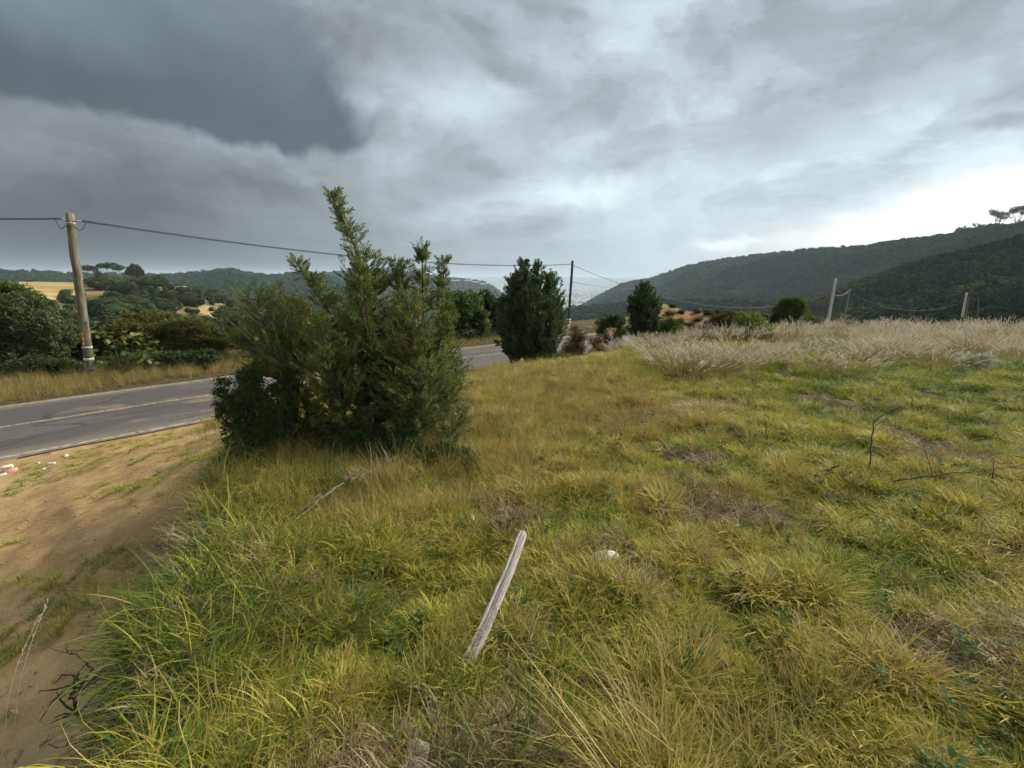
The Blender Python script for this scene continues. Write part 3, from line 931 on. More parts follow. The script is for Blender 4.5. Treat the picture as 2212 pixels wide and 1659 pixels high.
def bush(name, base, lobes, mat, label, cat, protos=LEAF, lsize=.12, n=900, bark='bark', group=None, tint0=.45, trunk_r=.05, hollow=.55, stems=1, up=.35):
    """a broad-leaved bush or tree: lobes = (centre, radii) in world space; leaves gather in clumps on and inside the lobes"""
    base = np.array(base, float)
    if cat == 'bush':                                   # foliage reaches down to the ground
        for (c, r) in list(lobes):
            low = c[2] - r[2]; g0_ = gz(c[0], c[1])
            if low > g0_ + .05: lobes.append(((c[0], c[1], (low + g0_) / 2 + .05), (r[0] * .85, r[1] * .85, (low - g0_) / 2 + r[2] * .35)))
    root = empty(name, base, label, cat, group)
    tb = MB()
    vol = np.array([np.prod(np.array(r)) ** (2 / 3) for c, r in lobes]); vol /= vol.sum()
    P, D, S, TI = [], [], [], []
    for (c, r), w in zip(lobes, vol):
        c, r = np.array(c, float), np.array(r, float)
        k = max(8, int(n * w))
        foot = base + rng.normal(0, .06 * r[0], 3) * (1, 1, 0) * stems
        q = np.linspace(0, 1, 6)[:, None]
        mid = (foot + c) / 2 + rng.normal(0, .12, 3) * r
        ln = foot * (1 - q) ** 2 + 2 * mid * q * (1 - q) + c * q ** 2
        tb.tube(ln, np.linspace(trunk_r, trunk_r * .3, 6), 6, .4, .3)
        nsub = max(5, k // 26)
        sd_ = rng.normal(size=(nsub, 3)); sd_ /= np.linalg.norm(sd_, axis=1, keepdims=True)
        sc = c + sd_ * r * rng.uniform(hollow, .92, (nsub, 1))
        sr = rng.uniform(.22, .42, nsub)
        stint = rng.normal(0, .09, nsub)
        for e in range(min(nsub, 14)):
            tb.tube(c * (1 - q) + sc[e] * q + rng.normal(0, .03, 3) * q * (1 - q) * 4, np.linspace(trunk_r * .35, trunk_r * .08, 6), 4, .4, .2)
        wh = rng.integers(0, nsub, k)
        dv = rng.normal(size=(k, 3)); dv /= np.linalg.norm(dv, axis=1, keepdims=True)
        P.append(sc[wh] + dv * r * (sr[wh] * rng.random(k) ** .4 * np.where(rng.random(k) < .16, rng.uniform(1.1, 1.9, k), 1))[:, None])
        D.append(dv + sd_[wh] * .5 + np.array((0, 0, up)))
        S.append(lsize * rng.uniform(.7, 1.35, k))
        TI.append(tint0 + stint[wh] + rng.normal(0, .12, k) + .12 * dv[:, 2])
    P, D, S, TI = map(np.concatenate, (P, D, S, TI))
    g_ = ground_z(P[:, 0], P[:, 1], False) + .03
    if abs(base[1]) < 100: P[:, 2] = np.maximum(P[:, 2], g_)
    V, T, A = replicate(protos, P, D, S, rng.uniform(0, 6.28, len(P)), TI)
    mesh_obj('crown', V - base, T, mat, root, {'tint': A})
    tb.build('trunk', M[bark], root, True, base)
    return root


def lobes_px(Y, items, depth=.8):
    """lobes given as photo ellipses (px, py, rx, ry) at distance Y"""
    out = []
    for it in items:
        px, py, rx, ry = it[:4]
        yy = Y + (it[4] if len(it) > 4 else 0)
        c = at(px, py, yy); k = .86 * yy / FPX / .95
        out.append(((c.x, c.y, c.z), (rx * k, rx * k * depth, ry * k)))
    return out


def foot(px, Y, dz=0.0):
    p = at(px, 800, Y)
    return Vector((p.x, Y, gz(p.x, Y) + dz))


# ------------------------------------------------------------------ the junipers on the bank
b = foot(800, 4.7)
conifer('juniper_tree', b, [
    (b, at(716, 418, 4.5), .85, 1.55),
    (b + Vector((-.05, .1, 0)), at(640, 568, 4.6), .45, 1.2),
    (b + Vector((.1, 0, 0)), at(775, 575, 4.3), .60, 1.1),
    (b + Vector((-.15, -.25, 0)), at(690, 690, 4.1), .50, .8)],
    M['juniper'], 'tall spiky green juniper with a long bare-stemmed top shoot', 'tree', dens=1.15, tint0=.68, bark='juniper_bark')
b = foot(890, 4.7)
conifer('juniper_tree', b, [
    (b, at(850, 568, 4.7), .50, 1.4), (b + Vector((.1, .1, 0)), at(912, 535, 4.8), .56, 1.6), (b + Vector((.15, 0, 0)), at(960, 560, 4.8), .46, 1.6), (b + Vector((-.1, 0, 0)), at(873, 570, 4.8), .4, 1.5),
    (b + Vector((.05, -.3, 0)), at(880, 640, 4.2), .50, .6), (b + Vector((.2, -.1, 0)), at(975, 665, 4.5), .34, 1.0),
    (b + Vector((.15, -.5, 0)), at(920, 790, 4.0), .36, .5), (b + Vector((.40, -.4, 0)), at(1000, 890, 4.1), .20, .6)],
    M['juniper'], 'wide bushy juniper with several thin leaders, right of the tallest one', 'tree', dens=1.0, tint0=.63, bark='juniper_bark')
b = foot(700, 4.4)
q0, q1, q2, q3 = at(690, 900, 4.4), at(640, 835, 4.3), at(592, 765, 4.3), at(545, 638, 4.3)
conifer('juniper_tree', b, [(b, q1, .10, .8), (q1, q3, .40, .45), (q1, at(610, 690, 4.4), .30, .6), (q2, at(520, 740, 4.2), .24, .5), (q1, at(560, 800, 4.1), .26, .4)],
        M['juniper'], 'small yellow green juniper leaning left on a bare crooked stem', 'tree', dens=1.3, tint0=.62, bark='bark_pale', trunk_r=.026, first=.03)
b = on_ground(590, 985)
tp = at(560, 880, b.y)
root = bush('juniper_bush', b, lobes_px(b.y, [(520, 842, 46, 40), (575, 868, 60, 36), (550, 812, 44, 28), (610, 900, 36, 26), (500, 885, 24, 26), (635, 850, 40, 40), (480, 840, 22, 22), (530, 905, 22, 20)]), M['dark_leaf'],
            'low dense dark green bush on a thick leaning black trunk', 'bush', LEAFN, .06, 1700, tint0=.72, trunk_r=.02)
tb = MB()
tb.tube([b + Vector((0, 0, -.05)), b + (tp - b) * .35, b + (tp - b) * .7, tp, at(545, 840, b.y)], [.062, .056, .052, .04, .02], 9, .4, .3)
tb.build('main_trunk', M['dark_twig'], root, True, b)
# undergrowth at the foot of the junipers
for (px, py, rx, ry, mt, lab, ts) in (
        (965, 975, 62, 34, 'juniper', 'leafy green undergrowth bush at the right foot of the junipers', .55),
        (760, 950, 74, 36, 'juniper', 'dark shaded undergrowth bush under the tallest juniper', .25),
        (870, 955, 70, 45, 'juniper', 'tangled green undergrowth bush under the wide juniper', .3),
        (520, 985, 46, 34, 'grey_leaf', 'low grey green weed bush left of the black trunk', .5)):
    p = on_ground(px, py + ry)
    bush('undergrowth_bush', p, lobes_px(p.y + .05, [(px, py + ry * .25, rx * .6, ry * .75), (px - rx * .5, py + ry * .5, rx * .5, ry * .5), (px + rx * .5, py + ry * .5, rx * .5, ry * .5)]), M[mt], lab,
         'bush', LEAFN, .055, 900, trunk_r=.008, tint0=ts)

# ------------------------------------------------------------------ trees beyond
b = foot(1140, 12.4)
conifer('cypress_tree', b, [(b, at(1130, 572, 12.4), .52, .62), (b + Vector((.15, 0, 0)), at(1162, 578, 12.5), .52, .62), (b + Vector((.4, 0, 0)), at(1188, 598, 12.4), .50, .55),
                            (b + Vector((-.3, 0, 0)), at(1105, 610, 12.3), .48, .5), (b + Vector((.5, .1, 0)), at(1200, 648, 12.4), .34, .45), (b + Vector((-.42, 0, 0)), at(1090, 655, 12.3), .32, .42),
                            (b + Vector((.1, -.3, 0)), at(1150, 640, 12.0), .60, .45), (b + Vector((.45, -.2, 0)), at(1180, 680, 12.1), .48, .4), (b + Vector((-.35, -.2, 0)), at(1105, 680, 12.1), .48, .4)],
        M['cypress'], 'dense dark cypress with several spires beside the road', 'tree', SPRC, .20, .62, 1.3, trunk_r=.05, tint0=.58, first=.015, skirt=.30)
b = foot(1384, 21)
conifer('cypress_tree', b, [(b, at(1392, 622, 21), .75, .5), (b, at(1368, 652, 21), .65, .45), (b, at(1412, 655, 21), .65, .45), (b + Vector((.2, -.2, 0)), at(1386, 660, 20.6), .6, .4)],
        M['cypress'], 'small dark rounded cypress standing alone in pale plume grass', 'tree', SPRC, .26, .65, 1.3, trunk_r=.05, tint0=.42, first=.015, skirt=.30)
for (px, Y, lb, mt, lab, n, ls, t0) in (
        (1015, 30, [(1010, 672, 42, 45), (985, 700, 36, 36), (1030, 700, 34, 36), (1000, 648, 22, 24), (1005, 728, 50, 22)], 'juniper', 'green leafy tree across the road just right of the junipers', 1900, .30, .45),
        (1052, 32, [(1048, 668, 30, 38), (1062, 695, 26, 40), (1040, 645, 14, 18), (1055, 725, 40, 22)], 'dark_leaf', 'dark tree across the road tucked behind the dense cypress', 1500, .32, .5)):
    b = foot(px, Y)
    bush('roadside_tree', b, lobes_px(Y, lb), M[mt], lab, 'tree', LEAF, ls, n, trunk_r=.09, tint0=t0)
# left side across the road
left = [
    (40, 19, [(60, 690, 60, 62), (20, 720, 50, 60), (110, 730, 50, 52), (60, 770, 80, 40), (-30, 720, 50, 60)], 'grey_leaf', 'large grey green tree at the left edge across the road', 3600, .20, .42),
    (-10, 24, [(10, 640, 42, 36), (-40, 650, 60, 50), (50, 655, 36, 34)], 'bright_leaf', 'lighter green crown rising behind the large grey green tree', 1500, .24, .22),
    (135, 20.5, [(140, 710, 44, 46), (165, 750, 40, 44), (115, 680, 26, 28)], 'grey_leaf', 'round green tree directly behind the near wooden pole', 1800, .20, .50),
    (250, 21, [(245, 740, 48, 46), (280, 715, 40, 34), (215, 755, 34, 38), (250, 780, 60, 26)], 'olive_leaf', 'olive bush behind the large-leaved shrub', 2000, .18, .40),
    (330, 22, [(335, 705, 52, 34), (300, 690, 30, 22), (370, 720, 40, 34), (340, 750, 60, 36)], 'olive_leaf', 'taller olive brown bush in the middle of the roadside thicket', 2400, .18, .55),
    (425, 22, [(420, 715, 42, 34), (455, 735, 36, 34), (400, 750, 46, 34), (440, 762, 46, 28)], 'olive_leaf', 'brownish olive bush at the right end of the roadside thicket', 2200, .18, .50),
    (505, 25, [(520, 720, 34, 40), (500, 750, 40, 34)], 'dark_leaf', 'dark green bush behind the leaning juniper', 1200, .22, .5),
    (590, 22, [(575, 690, 50, 34), (620, 665, 50, 32), (600, 730, 70, 46), (555, 725, 40, 40), (650, 700, 50, 44)], 'olive_leaf', 'broad olive green tree across the road behind the junipers', 3000, .20, .58),
    (90, 17.8, [(80, 790, 60, 22), (30, 800, 60, 18), (150, 795, 40, 18)], 'dark_leaf', 'dark low bush at the foot of the large grey green tree', 1500, .16, .45),
    (300, 19, [(300, 785, 70, 20), (380, 780, 60, 20), (440, 775, 40, 16), (240, 788, 40, 16)], 'dark_leaf', 'dark low undergrowth along the foot of the olive thicket', 1700, .16, .45),
]
for (px, Y, lb, mt, lab, n, ls, t0) in left:
    b = foot(px, Y)
    bush('roadside_tree' if 'tree' in lab.split()[:5] or 'crown' in lab else 'roadside_bush', b, lobes_px(Y, lb), M[mt], lab, 'tree' if 'tree' in lab.split()[:5] or 'crown' in lab else 'bush', LEAF, ls * .62, int(n * 2.0), trunk_r=.10, tint0=t0)

# large-leaved shrub with yellowing leaves: each leaf is built, the biggest ones are parts
b = foot(262, 17.6)
root = empty('broad_leaved_shrub', b, 'big-leaved shrub with yellowing leaves beside the near wooden pole', 'shrub')
tb = MB(); stems = []
for (px, py) in ((215, 712), (240, 725), (262, 735), (290, 728), (318, 738), (330, 752), (225, 760), (250, 765), (300, 765), (210, 785), (320, 780)):
    e = at(px, py, 17.4 + rng.uniform(-.3, .3)); q = np.linspace(0, 1, 6)[:, None]
    bb, ee = np.array(b), np.array(e)
    tb.tube(bb * (1 - q) + ee * q + np.array((0, 0, .25)) * q * (1 - q), np.linspace(.022, .008, 6), 5); stems.append(ee)
tb.build('stem', M['bark'], root, True, b)


def big_leaf():
    V, T = [], []
    prof = [(0, .02), (.12, .26), (.35, .42), (.65, .36), (.88, .16), (1, 0)]
    for t, w in prof: V += [(-w, t, .10 * w + .12 * t * t), (0, t, -.03 + .12 * t * t), (w, t, .10 * w + .12 * t * t)]
    for k in range(len(prof) - 1):
        for c in (0, 1):
            a = 3 * k + c; T += [(a, a + 1, a + 4), (a, a + 4, a + 3)]
    return np.array(V, float), np.array(T)


BLV, BLT = big_leaf()
leaf_meshes = {}
for k, t in enumerate((.15, .35, .5, .68, .85, 1.0)):
    o = mesh_obj('leaf', BLV, BLT, M['broad_leaf'], None, {'tint': np.full(len(BLV), t)}, True, link=False); leaf_meshes[k] = o.data
    bpy.data.objects.remove(o)
for e in range(150):
    c = stems[e % len(stems)] + rng.normal(0, .17, 3)
    k = int(rng.choice(6, p=(.26, .33, .25, .11, .035, .015)))
    lf = bpy.data.objects.new('leaf', leaf_meshes[k]); C.objects.link(lf); lf.parent = root
    lf.location = Vector(c) - b
    lf.rotation_euler = (rng.uniform(-1.2, .3), rng.uniform(-.6, .6), rng.uniform(0, 6.28))
    lf.scale = [rng.uniform(.15, .235)] * 3

# shrubs in the plume grass on the right
sh = [
    (1450, 18, [(1450, 712, 30, 26), (1440, 700, 18, 18), (1463, 702, 16, 16)], 'bright_leaf', 'small upright green broom bush right of the lone cypress', 1100, .13, .35, LEAFN),
    (1555, 17, [(1560, 700, 30, 20), (1580, 692, 26, 18), (1538, 708, 20, 16)], 'rust_leaf', 'dark reddish brown bush joined to a bright green one', 1100, .13, .38, LEAF),
    (1620, 16.6, [(1615, 700, 34, 24), (1590, 708, 24, 18), (1650, 712, 26, 16), (1610, 686, 26, 14)], 'bright_leaf', 'bright green dome-shaped bush beside the reddish brown one', 1500, .15, .55, LEAF),
    (1705, 21, [(1700, 672, 26, 28), (1722, 668, 24, 26), (1690, 690, 22, 20), (1718, 700, 30, 14), (1750, 696, 20, 10)], 'bright_leaf', 'round olive green tree left of the white concrete pole', 2600, .11, .26, LEAF),
    (1252, 13.6, [(1235, 740, 26, 22), (1262, 738, 24, 22), (1290, 742, 22, 20), (1245, 718, 16, 14)], 'rust_leaf', 'rust brown dried bush right of the dense cypress', 620, .10, .74, LEAFN),
    (1330, 20, [(1330, 694, 22, 12), (1300, 700, 18, 9)], 'grey_leaf', 'low grey green bush left of the lone cypress', 700, .14, .5, LEAF),
]
for (px, Y, lb, mt, lab, n, ls, t0, pr) in sh:
    b = foot(px, Y)
    bush('shrub' if 'tree' not in lab[:30] else 'round_tree', b, lobes_px(Y, lb), M[mt], lab, 'tree' if 'tree' in lab[:30] else 'bush', pr, ls, n, trunk_r=.03, tint0=t0)
# pale-leaved shrub, low at the right
b = on_ground(2110, 805)
bush('pale_shrub', b, lobes_px(b.y, [(2085, 779, 18, 6), (2110, 776, 20, 8), (2136, 778, 16, 5), (2108, 792, 12, 8)]), M['pale_leaf'],
     'low whitish-leaved shrub in front of the plume grass at the right', 'shrub', LEAFN, .12, 46, trunk_r=.006, tint0=.75)

# ------------------------------------------------------------------ plume grass


def plume_clump(seed, stalks=30, h=.56, rad=.17):
    r = np.random.default_rng(seed)
    V, T, A = blades(42, .36, .4, .008, .35, .9, 4, rad, tint=(0, .35), seed=seed)
    V, T, A = [V], [T], [A]; b = len(V[0])
    for _ in range(stalks):
        a = r.random() * 6.28; rr = rad * r.random() ** .5
        p0 = np.array((math.cos(a) * rr, math.sin(a) * rr, 0)); L = h * r.uniform(.7, 1.1)
        ln = .10 + 1.0 * (rr / rad) * r.uniform(.5, 1.1); L *= 1.08 - .25 * rr / rad; d = np.array((math.cos(a) * ln, math.sin(a) * ln, 1.0)); d /= np.linalg.norm(d)
        tip = p0 + d * L; s_ = np.array((-math.sin(a), math.cos(a), 0)) * .0022
        V.append(np.array([p0 - s_, p0 + s_, tip + s_, tip - s_])); T.append(np.array([(0, 1, 2), (0, 2, 3)]) + b); A.append(np.full(4, .35)); b += 4
        droop = d + np.array((.35 * math.cos(a) + .15, .35 * math.sin(a), -.25)); droop /= np.linalg.norm(droop)
        PL = r.uniform(.12, .20); hv, ht = [], []
        for k in range(16):
            t = k / 16; c = tip + d * PL * (t - .45) + (droop - d) * PL * .5 * t * t
            rnd = r.normal(size=3); rnd /= np.linalg.norm(rnd)
            hd = d * .8 + rnd * .65; hl = .034 * (1.1 - .5 * t); w = np.cross(hd, r.normal(size=3)); w /= np.linalg.norm(w); w *= .0052
            q = len(hv); hv += [c - w, c + w, c + hd * hl]; ht.append((q, q + 1, q + 2))
        V.append(np.array(hv)); T.append(np.array(ht) + b); A.append(np.full(len(hv), r.uniform(.55, 1.0))); b += len(hv)
    return np.concatenate(V), np.concatenate(T), np.concatenate(A)


PLM = [plume_clump(200 + s, 75, .60, .26) for s in range(5)]
pl_protos = [proto('plume_clump', p, M['plume']) for p in PLM]
# in the mass: everything behind
x, y = sector(9000, 8.5, 40, 0, 62)
o_ = rng.permutation(len(x)); px0, py0 = [], []; cell = {}
for k in o_:                                               # keep the clumps apart so that each stays a dome of its own
    q_ = .46 + .012 * math.hypot(x[k], y[k]); kk = (int(x[k] / q_ // 1), int(y[k] / q_ // 1), int(q_ * 12))
    if kk in cell: continue
    cell[kk] = 1; px0.append(x[k]); py0.append(y[k])
x, y = np.array(px0), np.array(py0)
d_ = region(x, y)[2]
crest = 2.6 * (fbm(x * .8, y * .3, 90, 2) - .5) * 2
px_ = np.degrees(np.arctan2(x, y))
yy = np.hypot(x, y)
rightside = sstep(px_, 8, 16)
gapn = fbm(x * .45, y * .9, 91, 2)
pk = rightside * sstep(yy + crest, 13.8, 15.6) * (.03 + .97 * sstep(gapn, .45, .55)) + sstep(px_, 2, 8) * (1 - rightside) * sstep(yy, 14, 16) * .8
keep = (d_ < -.5) & (rng.random(len(x)) < pk)
x, y = x[keep], y[keep]
ramp_ = .30 + .70 * sstep((yy + crest)[keep], 13.5, 16)
s_ = rng.uniform(.7, 1.15, len(x)) * (ramp_ * .5 + .5) * .9 * (.75 + .5 * fbm(x * .9, y * .9, 93, 2)) * np.where(np.hypot(x, y) > 18, 1.2, 1)
tufts(pl_protos, 'plume_grass', x, y, s_, np.zeros(len(x)), 'pale feathery plume grass covering the far end of the field', .08)
# single clumps in front
proto_clumps = [o.data for o in pl_protos]
front = [(1500, 800), (1535, 806), (1570, 806), (1515, 788), (1550, 790), (1590, 798), (1625, 796), (1655, 792), (1685, 786), (1705, 776), (1600, 780), (1640, 774), (1670, 768), (1615, 766),
         (1745, 762), (1870, 776), (1900, 782), (1935, 782), (1965, 776), (1890, 764), (1925, 768), (1955, 762), (2110, 772), (2145, 776), (2180, 772), (2210, 764), (2165, 762),
         (1420, 776), (1450, 778), (1480, 770), (1400, 765), (1330, 760), (1355, 757), (1300, 752), (1385, 754), (1440, 800), (1475, 812), (1745, 800), (1822, 806), (1850, 800), (2035, 792), (2000, 800), (1305, 742), (1340, 740), (1370, 740), (1405, 744), (1500, 900), (1515, 905)]
for k, (px, py) in enumerate(front):
    p = on_ground(px, py)
    o = bpy.data.objects.new('plume_grass_clump', proto_clumps[k % 5]); C.objects.link(o)
    o.location = p; o.rotation_euler = (0, 0, rng.uniform(0, 6.28)); f_ = rng.uniform(.7, 1.15) * (.4 if py > 850 else 1); o.scale = (f_ * 1.15, f_ * 1.15, f_ * .74)
    tag(o, 'pale feathery clump of plume grass at the front edge of the stand', 'grass clump', 'front clumps of plume grass')

# ------------------------------------------------------------------ hills


def table(pts):
    return np.array(sorted([azel(px, py) for px, py in pts]))


def hill_heights(az, u, T, rb, rc, zb, tree_h, seed, rough):
    el = np.interp(az, T[:, 0], T[:, 1])
    rbv, rcv = np.interp(az, *rb), np.interp(az, *rc)
    r = rbv + (rcv - rbv) * u
    zc = CAM_H + rcv * np.tan(el) - tree_h
    z0 = zb(az) if callable(zb) else zb
    uu = np.clip(u, 0, 1)
    pr = uu ** .9 * .65 + .35 * sstep(uu, 0, 1)
    z = z0 + (zc - z0) * pr
    z = z + rough * (fbm(r * np.sin(az) * .012, r * np.cos(az) * .012, seed, 4) - .5) * np.sin(uu * math.pi) * 2
    z = z - np.maximum(u - 1, 0) * (rcv - rbv) * .35
    return r * np.sin(az), r * np.cos(az), z


def hill(name, pts, rb, rc, zb, mat, tree_h=4, seed=0, rough=8, na=260, nu=46):
    T = table(pts)
    A0, A1 = T[0, 0], T[-1, 0]
    key = lambda d: (np.array([azel(px, 600)[0] for px, _ in d]), np.array([v for _, v in d], float))
    rb, rc = key(rb), key(rc)
    az, u = np.meshgrid(np.linspace(A0, A1, na), np.linspace(0, 1.35, nu))
    x, y, z = hill_heights(az, u, T, rb, rc, zb, tree_h, seed, rough)
    i = np.arange(nu - 1)[:, None] * na; j = np.arange(na - 1)[None, :]
    Q = np.stack([i + j, i + j + 1, i + na + j + 1, i + na + j], -1).reshape(-1, 4)
    tag(mesh_obj(name, np.stack([x, y, z], -1).reshape(-1, 3), Q[:, ::-1], mat, None, None, True), kind='structure')

    def sample(n, umin=0, umax=1.05, a0=A0, a1=A1):
        a, uu = rng.uniform(a0, a1, n), rng.uniform(umin, umax, n)
        return a, uu, np.stack(hill_heights(a, uu, T, rb, rc, zb, tree_h, seed, rough), -1)

    def point(az_, u_):
        return Vector([float(v) for v in hill_heights(np.array(az_), np.array(u_), T, rb, rc, zb, tree_h, seed, rough)])

    def seen(px, py):
        """point of the slope met by the line of sight"""
        a, e = azel(px, py)
        us = np.linspace(0, 1, 400)
        P = np.stack(hill_heights(np.full(400, a), us, T, rb, rc, zb, tree_h, seed, rough), -1)
        el = np.arctan2(P[:, 2] - CAM_H, np.hypot(P[:, 0], P[:, 1]))
        k = np.nonzero(el >= e)[0]
        return Vector(P[k[0] if len(k) else -1])
    sample.point, sample.seen = point, seen
    return sample


def crown_blob(seed, n=150, q=1.0):
    """far tree crown: leafy scraps over a lobed ball, on a short stem; unit radius"""
    r = np.random.default_rng(seed)
    lob = r.normal(size=(5, 3)); lob /= np.linalg.norm(lob, axis=1, keepdims=True); lob *= .5
    V, T, A = [], [], []
    for k in range(n):
        c = lob[k % 5]; d = r.normal(size=3); d /= np.linalg.norm(d)
        p = c + d * .55 + np.array((0, 0, .75)); p[2] *= .9
        s1 = np.cross(d, r.normal(size=3)); s1 /= np.linalg.norm(s1); s2 = np.cross(d, s1)
        s1 = s1 * r.uniform(.10, .22) * q; s2 = s2 * r.uniform(.10, .22) * q; b = len(V)
        V += [p - s1, p + s2, p + s1, p - s2]; T += [(b, b + 1, b + 2), (b, b + 2, b + 3)]
        A += [.5 + r.normal() * .12 + .12 * d[2]] * 4
    return np.array(V), np.array(T), np.array(A)


def cored(vta):
    V, T, A = vta
    c = []
    for a_ in range(6):
        for b_, (rr_, zz_) in enumerate(((.62, .45), (.78, .85), (.45, 1.25))): c.append((rr_ * math.cos(a_ * 1.047 + b_ * .5), rr_ * math.sin(a_ * 1.047 + b_ * .5), zz_))
    c += [(0, 0, .05), (0, 0, 1.45)]; k = len(V); t = []
    for a_ in range(6):
        n_ = (a_ + 1) % 6
        t += [(k + 18, k + n_ * 3, k + a_ * 3), (k + 19, k + a_ * 3 + 2, k + n_ * 3 + 2)]
        for b_ in (0, 1): t += [(k + a_ * 3 + b_, k + n_ * 3 + b_, k + n_ * 3 + b_ + 1), (k + a_ * 3 + b_, k + n_ * 3 + b_ + 1, k + a_ * 3 + b_ + 1)]
    return np.concatenate([V, np.array(c) * .9]), np.concatenate([T, np.array(t)]), np.concatenate([A, np.full(20, .35)])


BLOB = [cored(crown_blob(300 + s)) for s in range(6)]
BLOBN = [cored(crown_blob(330 + s, 620, .5)) for s in range(5)]
blob_protos = lambda nm, bl: [proto(nm, b_, M['forest']) for b_ in bl]


def forest(name, P, size, tint, label, bl=BLOB):
    n = len(P)
    s = size * rng.uniform(.6, 1.35, n)
    eul = np.stack([np.zeros(n), np.zeros(n), rng.uniform(0, 6.28, n)], -1)
    scatter(name, blob_protos(name + '_crown', bl), P, eul, np.stack([s, s, s * rng.uniform(.7, 1.2, n)], -1), tint, label)


# right: long wooded ridge, nearer spur, wooded valley side
right = hill('hill', [(1180, 700), (1230, 674), (1255, 660), (1300, 635), (1345, 612), (1400, 604), (1440, 590), (1480, 575), (1560, 560), (1700, 545), (1900, 530), (2000, 517), (2100, 500),
                      (2212, 482), (2400, 470), (2900, 480)],
             [(1180, 900), (1500, 620), (1900, 330), (2212, 240), (2900, 200)], [(1180, 2000), (1480, 1500), (1900, 950), (2212, 700), (2900, 600)], -75, M['hill_dark'], 7, 3, 26)
a, u_, P = right(52000)
tn = fbm(P[:, 0] * .01, P[:, 1] * .01, 5)
forest('forest', P, 5.5, tn * 1.7 - .35 + rng.normal(0, .10, len(P)), 'dark oak woodland covering the long ridge on the right')
spur = hill('hill', [(1620, 700), (1700, 672), (1780, 645), (1860, 612), (1940, 585), (2020, 562), (2100, 545), (2212, 520), (2400, 490), (2900, 470)],
            [(1620, 130), (2212, 95), (2900, 90)], [(1620, 420), (1900, 400), (2212, 380), (2900, 350)], -26, M['hill_tan'], 4, 9, 12)
a, u_, P = spur(15000)
tn = fbm(P[:, 0] * .02, P[:, 1] * .02, 15)
clear = fbm(P[:, 0] * .03 + 7, P[:, 1] * .03, 16)
k_ = ~((clear > .53) & (u_ < .55))
forest('forest', P[k_], 3.2, (tn * 1.7 - .38 + rng.normal(0, .12, len(P)) + .05)[k_], 'nearer darker woodland on the spur at the right')
mid = hill('hill', [(1130, 690), (1200, 676), (1240, 664), (1300, 660), (1360, 655), (1450, 650), (1600, 652), (1800, 662), (2000, 690)],
           [(1130, 180), (2000, 150)], [(1130, 700), (1300, 640), (1600, 520), (2000, 420)], -50, M['hill_dark'], 5, 19, 12)
a, u_, P = mid(16000)
forest('forest', P, 3.8, .5 + rng.normal(0, .18, len(P)), 'mixed trees on the low valley side behind the field')
# left: far ridges
lf1 = hill('hill', [(-500, 575), (-100, 580), (0, 586), (60, 589), (120, 590), (250, 594), (350, 596), (420, 591), (470, 585), (500, 583), (540, 591), (580, 597), (620, 592), (660, 588), (720, 600), (800, 640)],
           [(-500, 420), (800, 600)], [(-500, 900), (400, 1000), (800, 1200)], -45, M['hill_dark'], 6, 29, 14)
a, u_, P = lf1(17000)
forest('forest', P, 5.0, .48 + rng.normal(0, .14, len(P)), 'dark wooded ridge behind the tan hillside on the left')
lf2 = hill('hill', [(560, 640), (640, 600), (700, 590), (760, 584), (800, 582), (860, 585), (920, 594), (980, 601), (1020, 604), (1045, 609), (1065, 620), (1085, 632), (1120, 650), (1160, 680)],
           [(560, 1100), (1160, 1500)], [(560, 1700), (1160, 2300)], -110, M['hill_dark'], 7, 39, 18)
a, u_, P = lf2(14000)
forest('forest', P, 6.5, .45 + rng.normal(0, .14, len(P)), 'hazy wooded ridge behind the junipers')
# left: tan scrub hillside across the small valley
tan = hill('hill', [(-500, 590), (-100, 596), (0, 600), (150, 601), (250, 605), (330, 608), (380, 614), (430, 624), (480, 640), (540, 662), (600, 684), (700, 705), (850, 720), (1080, 735)],
           [(-500, 60), (200, 62), (600, 60), (1080, 60)], [(-500, 260), (150, 300), (400, 260), (600, 230), (1080, 200)], -24, M['hill_tan'], 1.5, 49, 9)
a, u_, P = tan(5200, .03, 1.02)
pn = fbm(P[:, 0] * .035, P[:, 1] * .035, 55, 3)
px_of = 1106 + FPX * np.tan(a) * .98
gold = (px_of > 40) & (px_of < 165) & (u_ > .55) & (u_ < .985)
k_ = (rng.random(len(P)) < np.clip(.22 + 1.0 * sstep(pn, .44, .56) - .75 * sstep(u_, .55, .85), .03, 1) * .42) & ~gold
forest('scrub', P[k_], 1.75 - .55 * u_[k_], .62 + rng.normal(0, .16, k_.sum()), 'dark shrubs scattered over the tan hillside', BLOBN)
# a counted handful of distinct shrubs on the same hillside
shrub_mesh = []
for s in range(3):
    V, T, A = cored(crown_blob(400 + s, 620, .5)); V = (V - (0, 0, .75)) * (1, 1, .8) + (0, 0, .62)
    o = mesh_obj('hillside_shrub', V, T, M['scrub'], None, {'tint': A}, link=False); shrub_mesh.append(o.data); bpy.data.objects.remove(o)
for k in range(60):
    px, py = rng.uniform(190, 520), 0
    u = rng.uniform(.35, .93)
    p = tan.point(azel(px, 620)[0], u)
    o = bpy.data.objects.new('hillside_shrub', shrub_mesh[k % 3]); C.objects.link(o)
    o.location = p - Vector((0, 0, .4)); f_ = rng.uniform(2.0, 4.2); o.scale = (f_ * 1.3, f_ * 1.3, f_); o.rotation_euler = (0, 0, rng.uniform(0, 6.28))
    tag(o, 'dark rounded shrub on the tan hillside across the small valley', 'shrub', 'larger shrubs on the tan hillside')
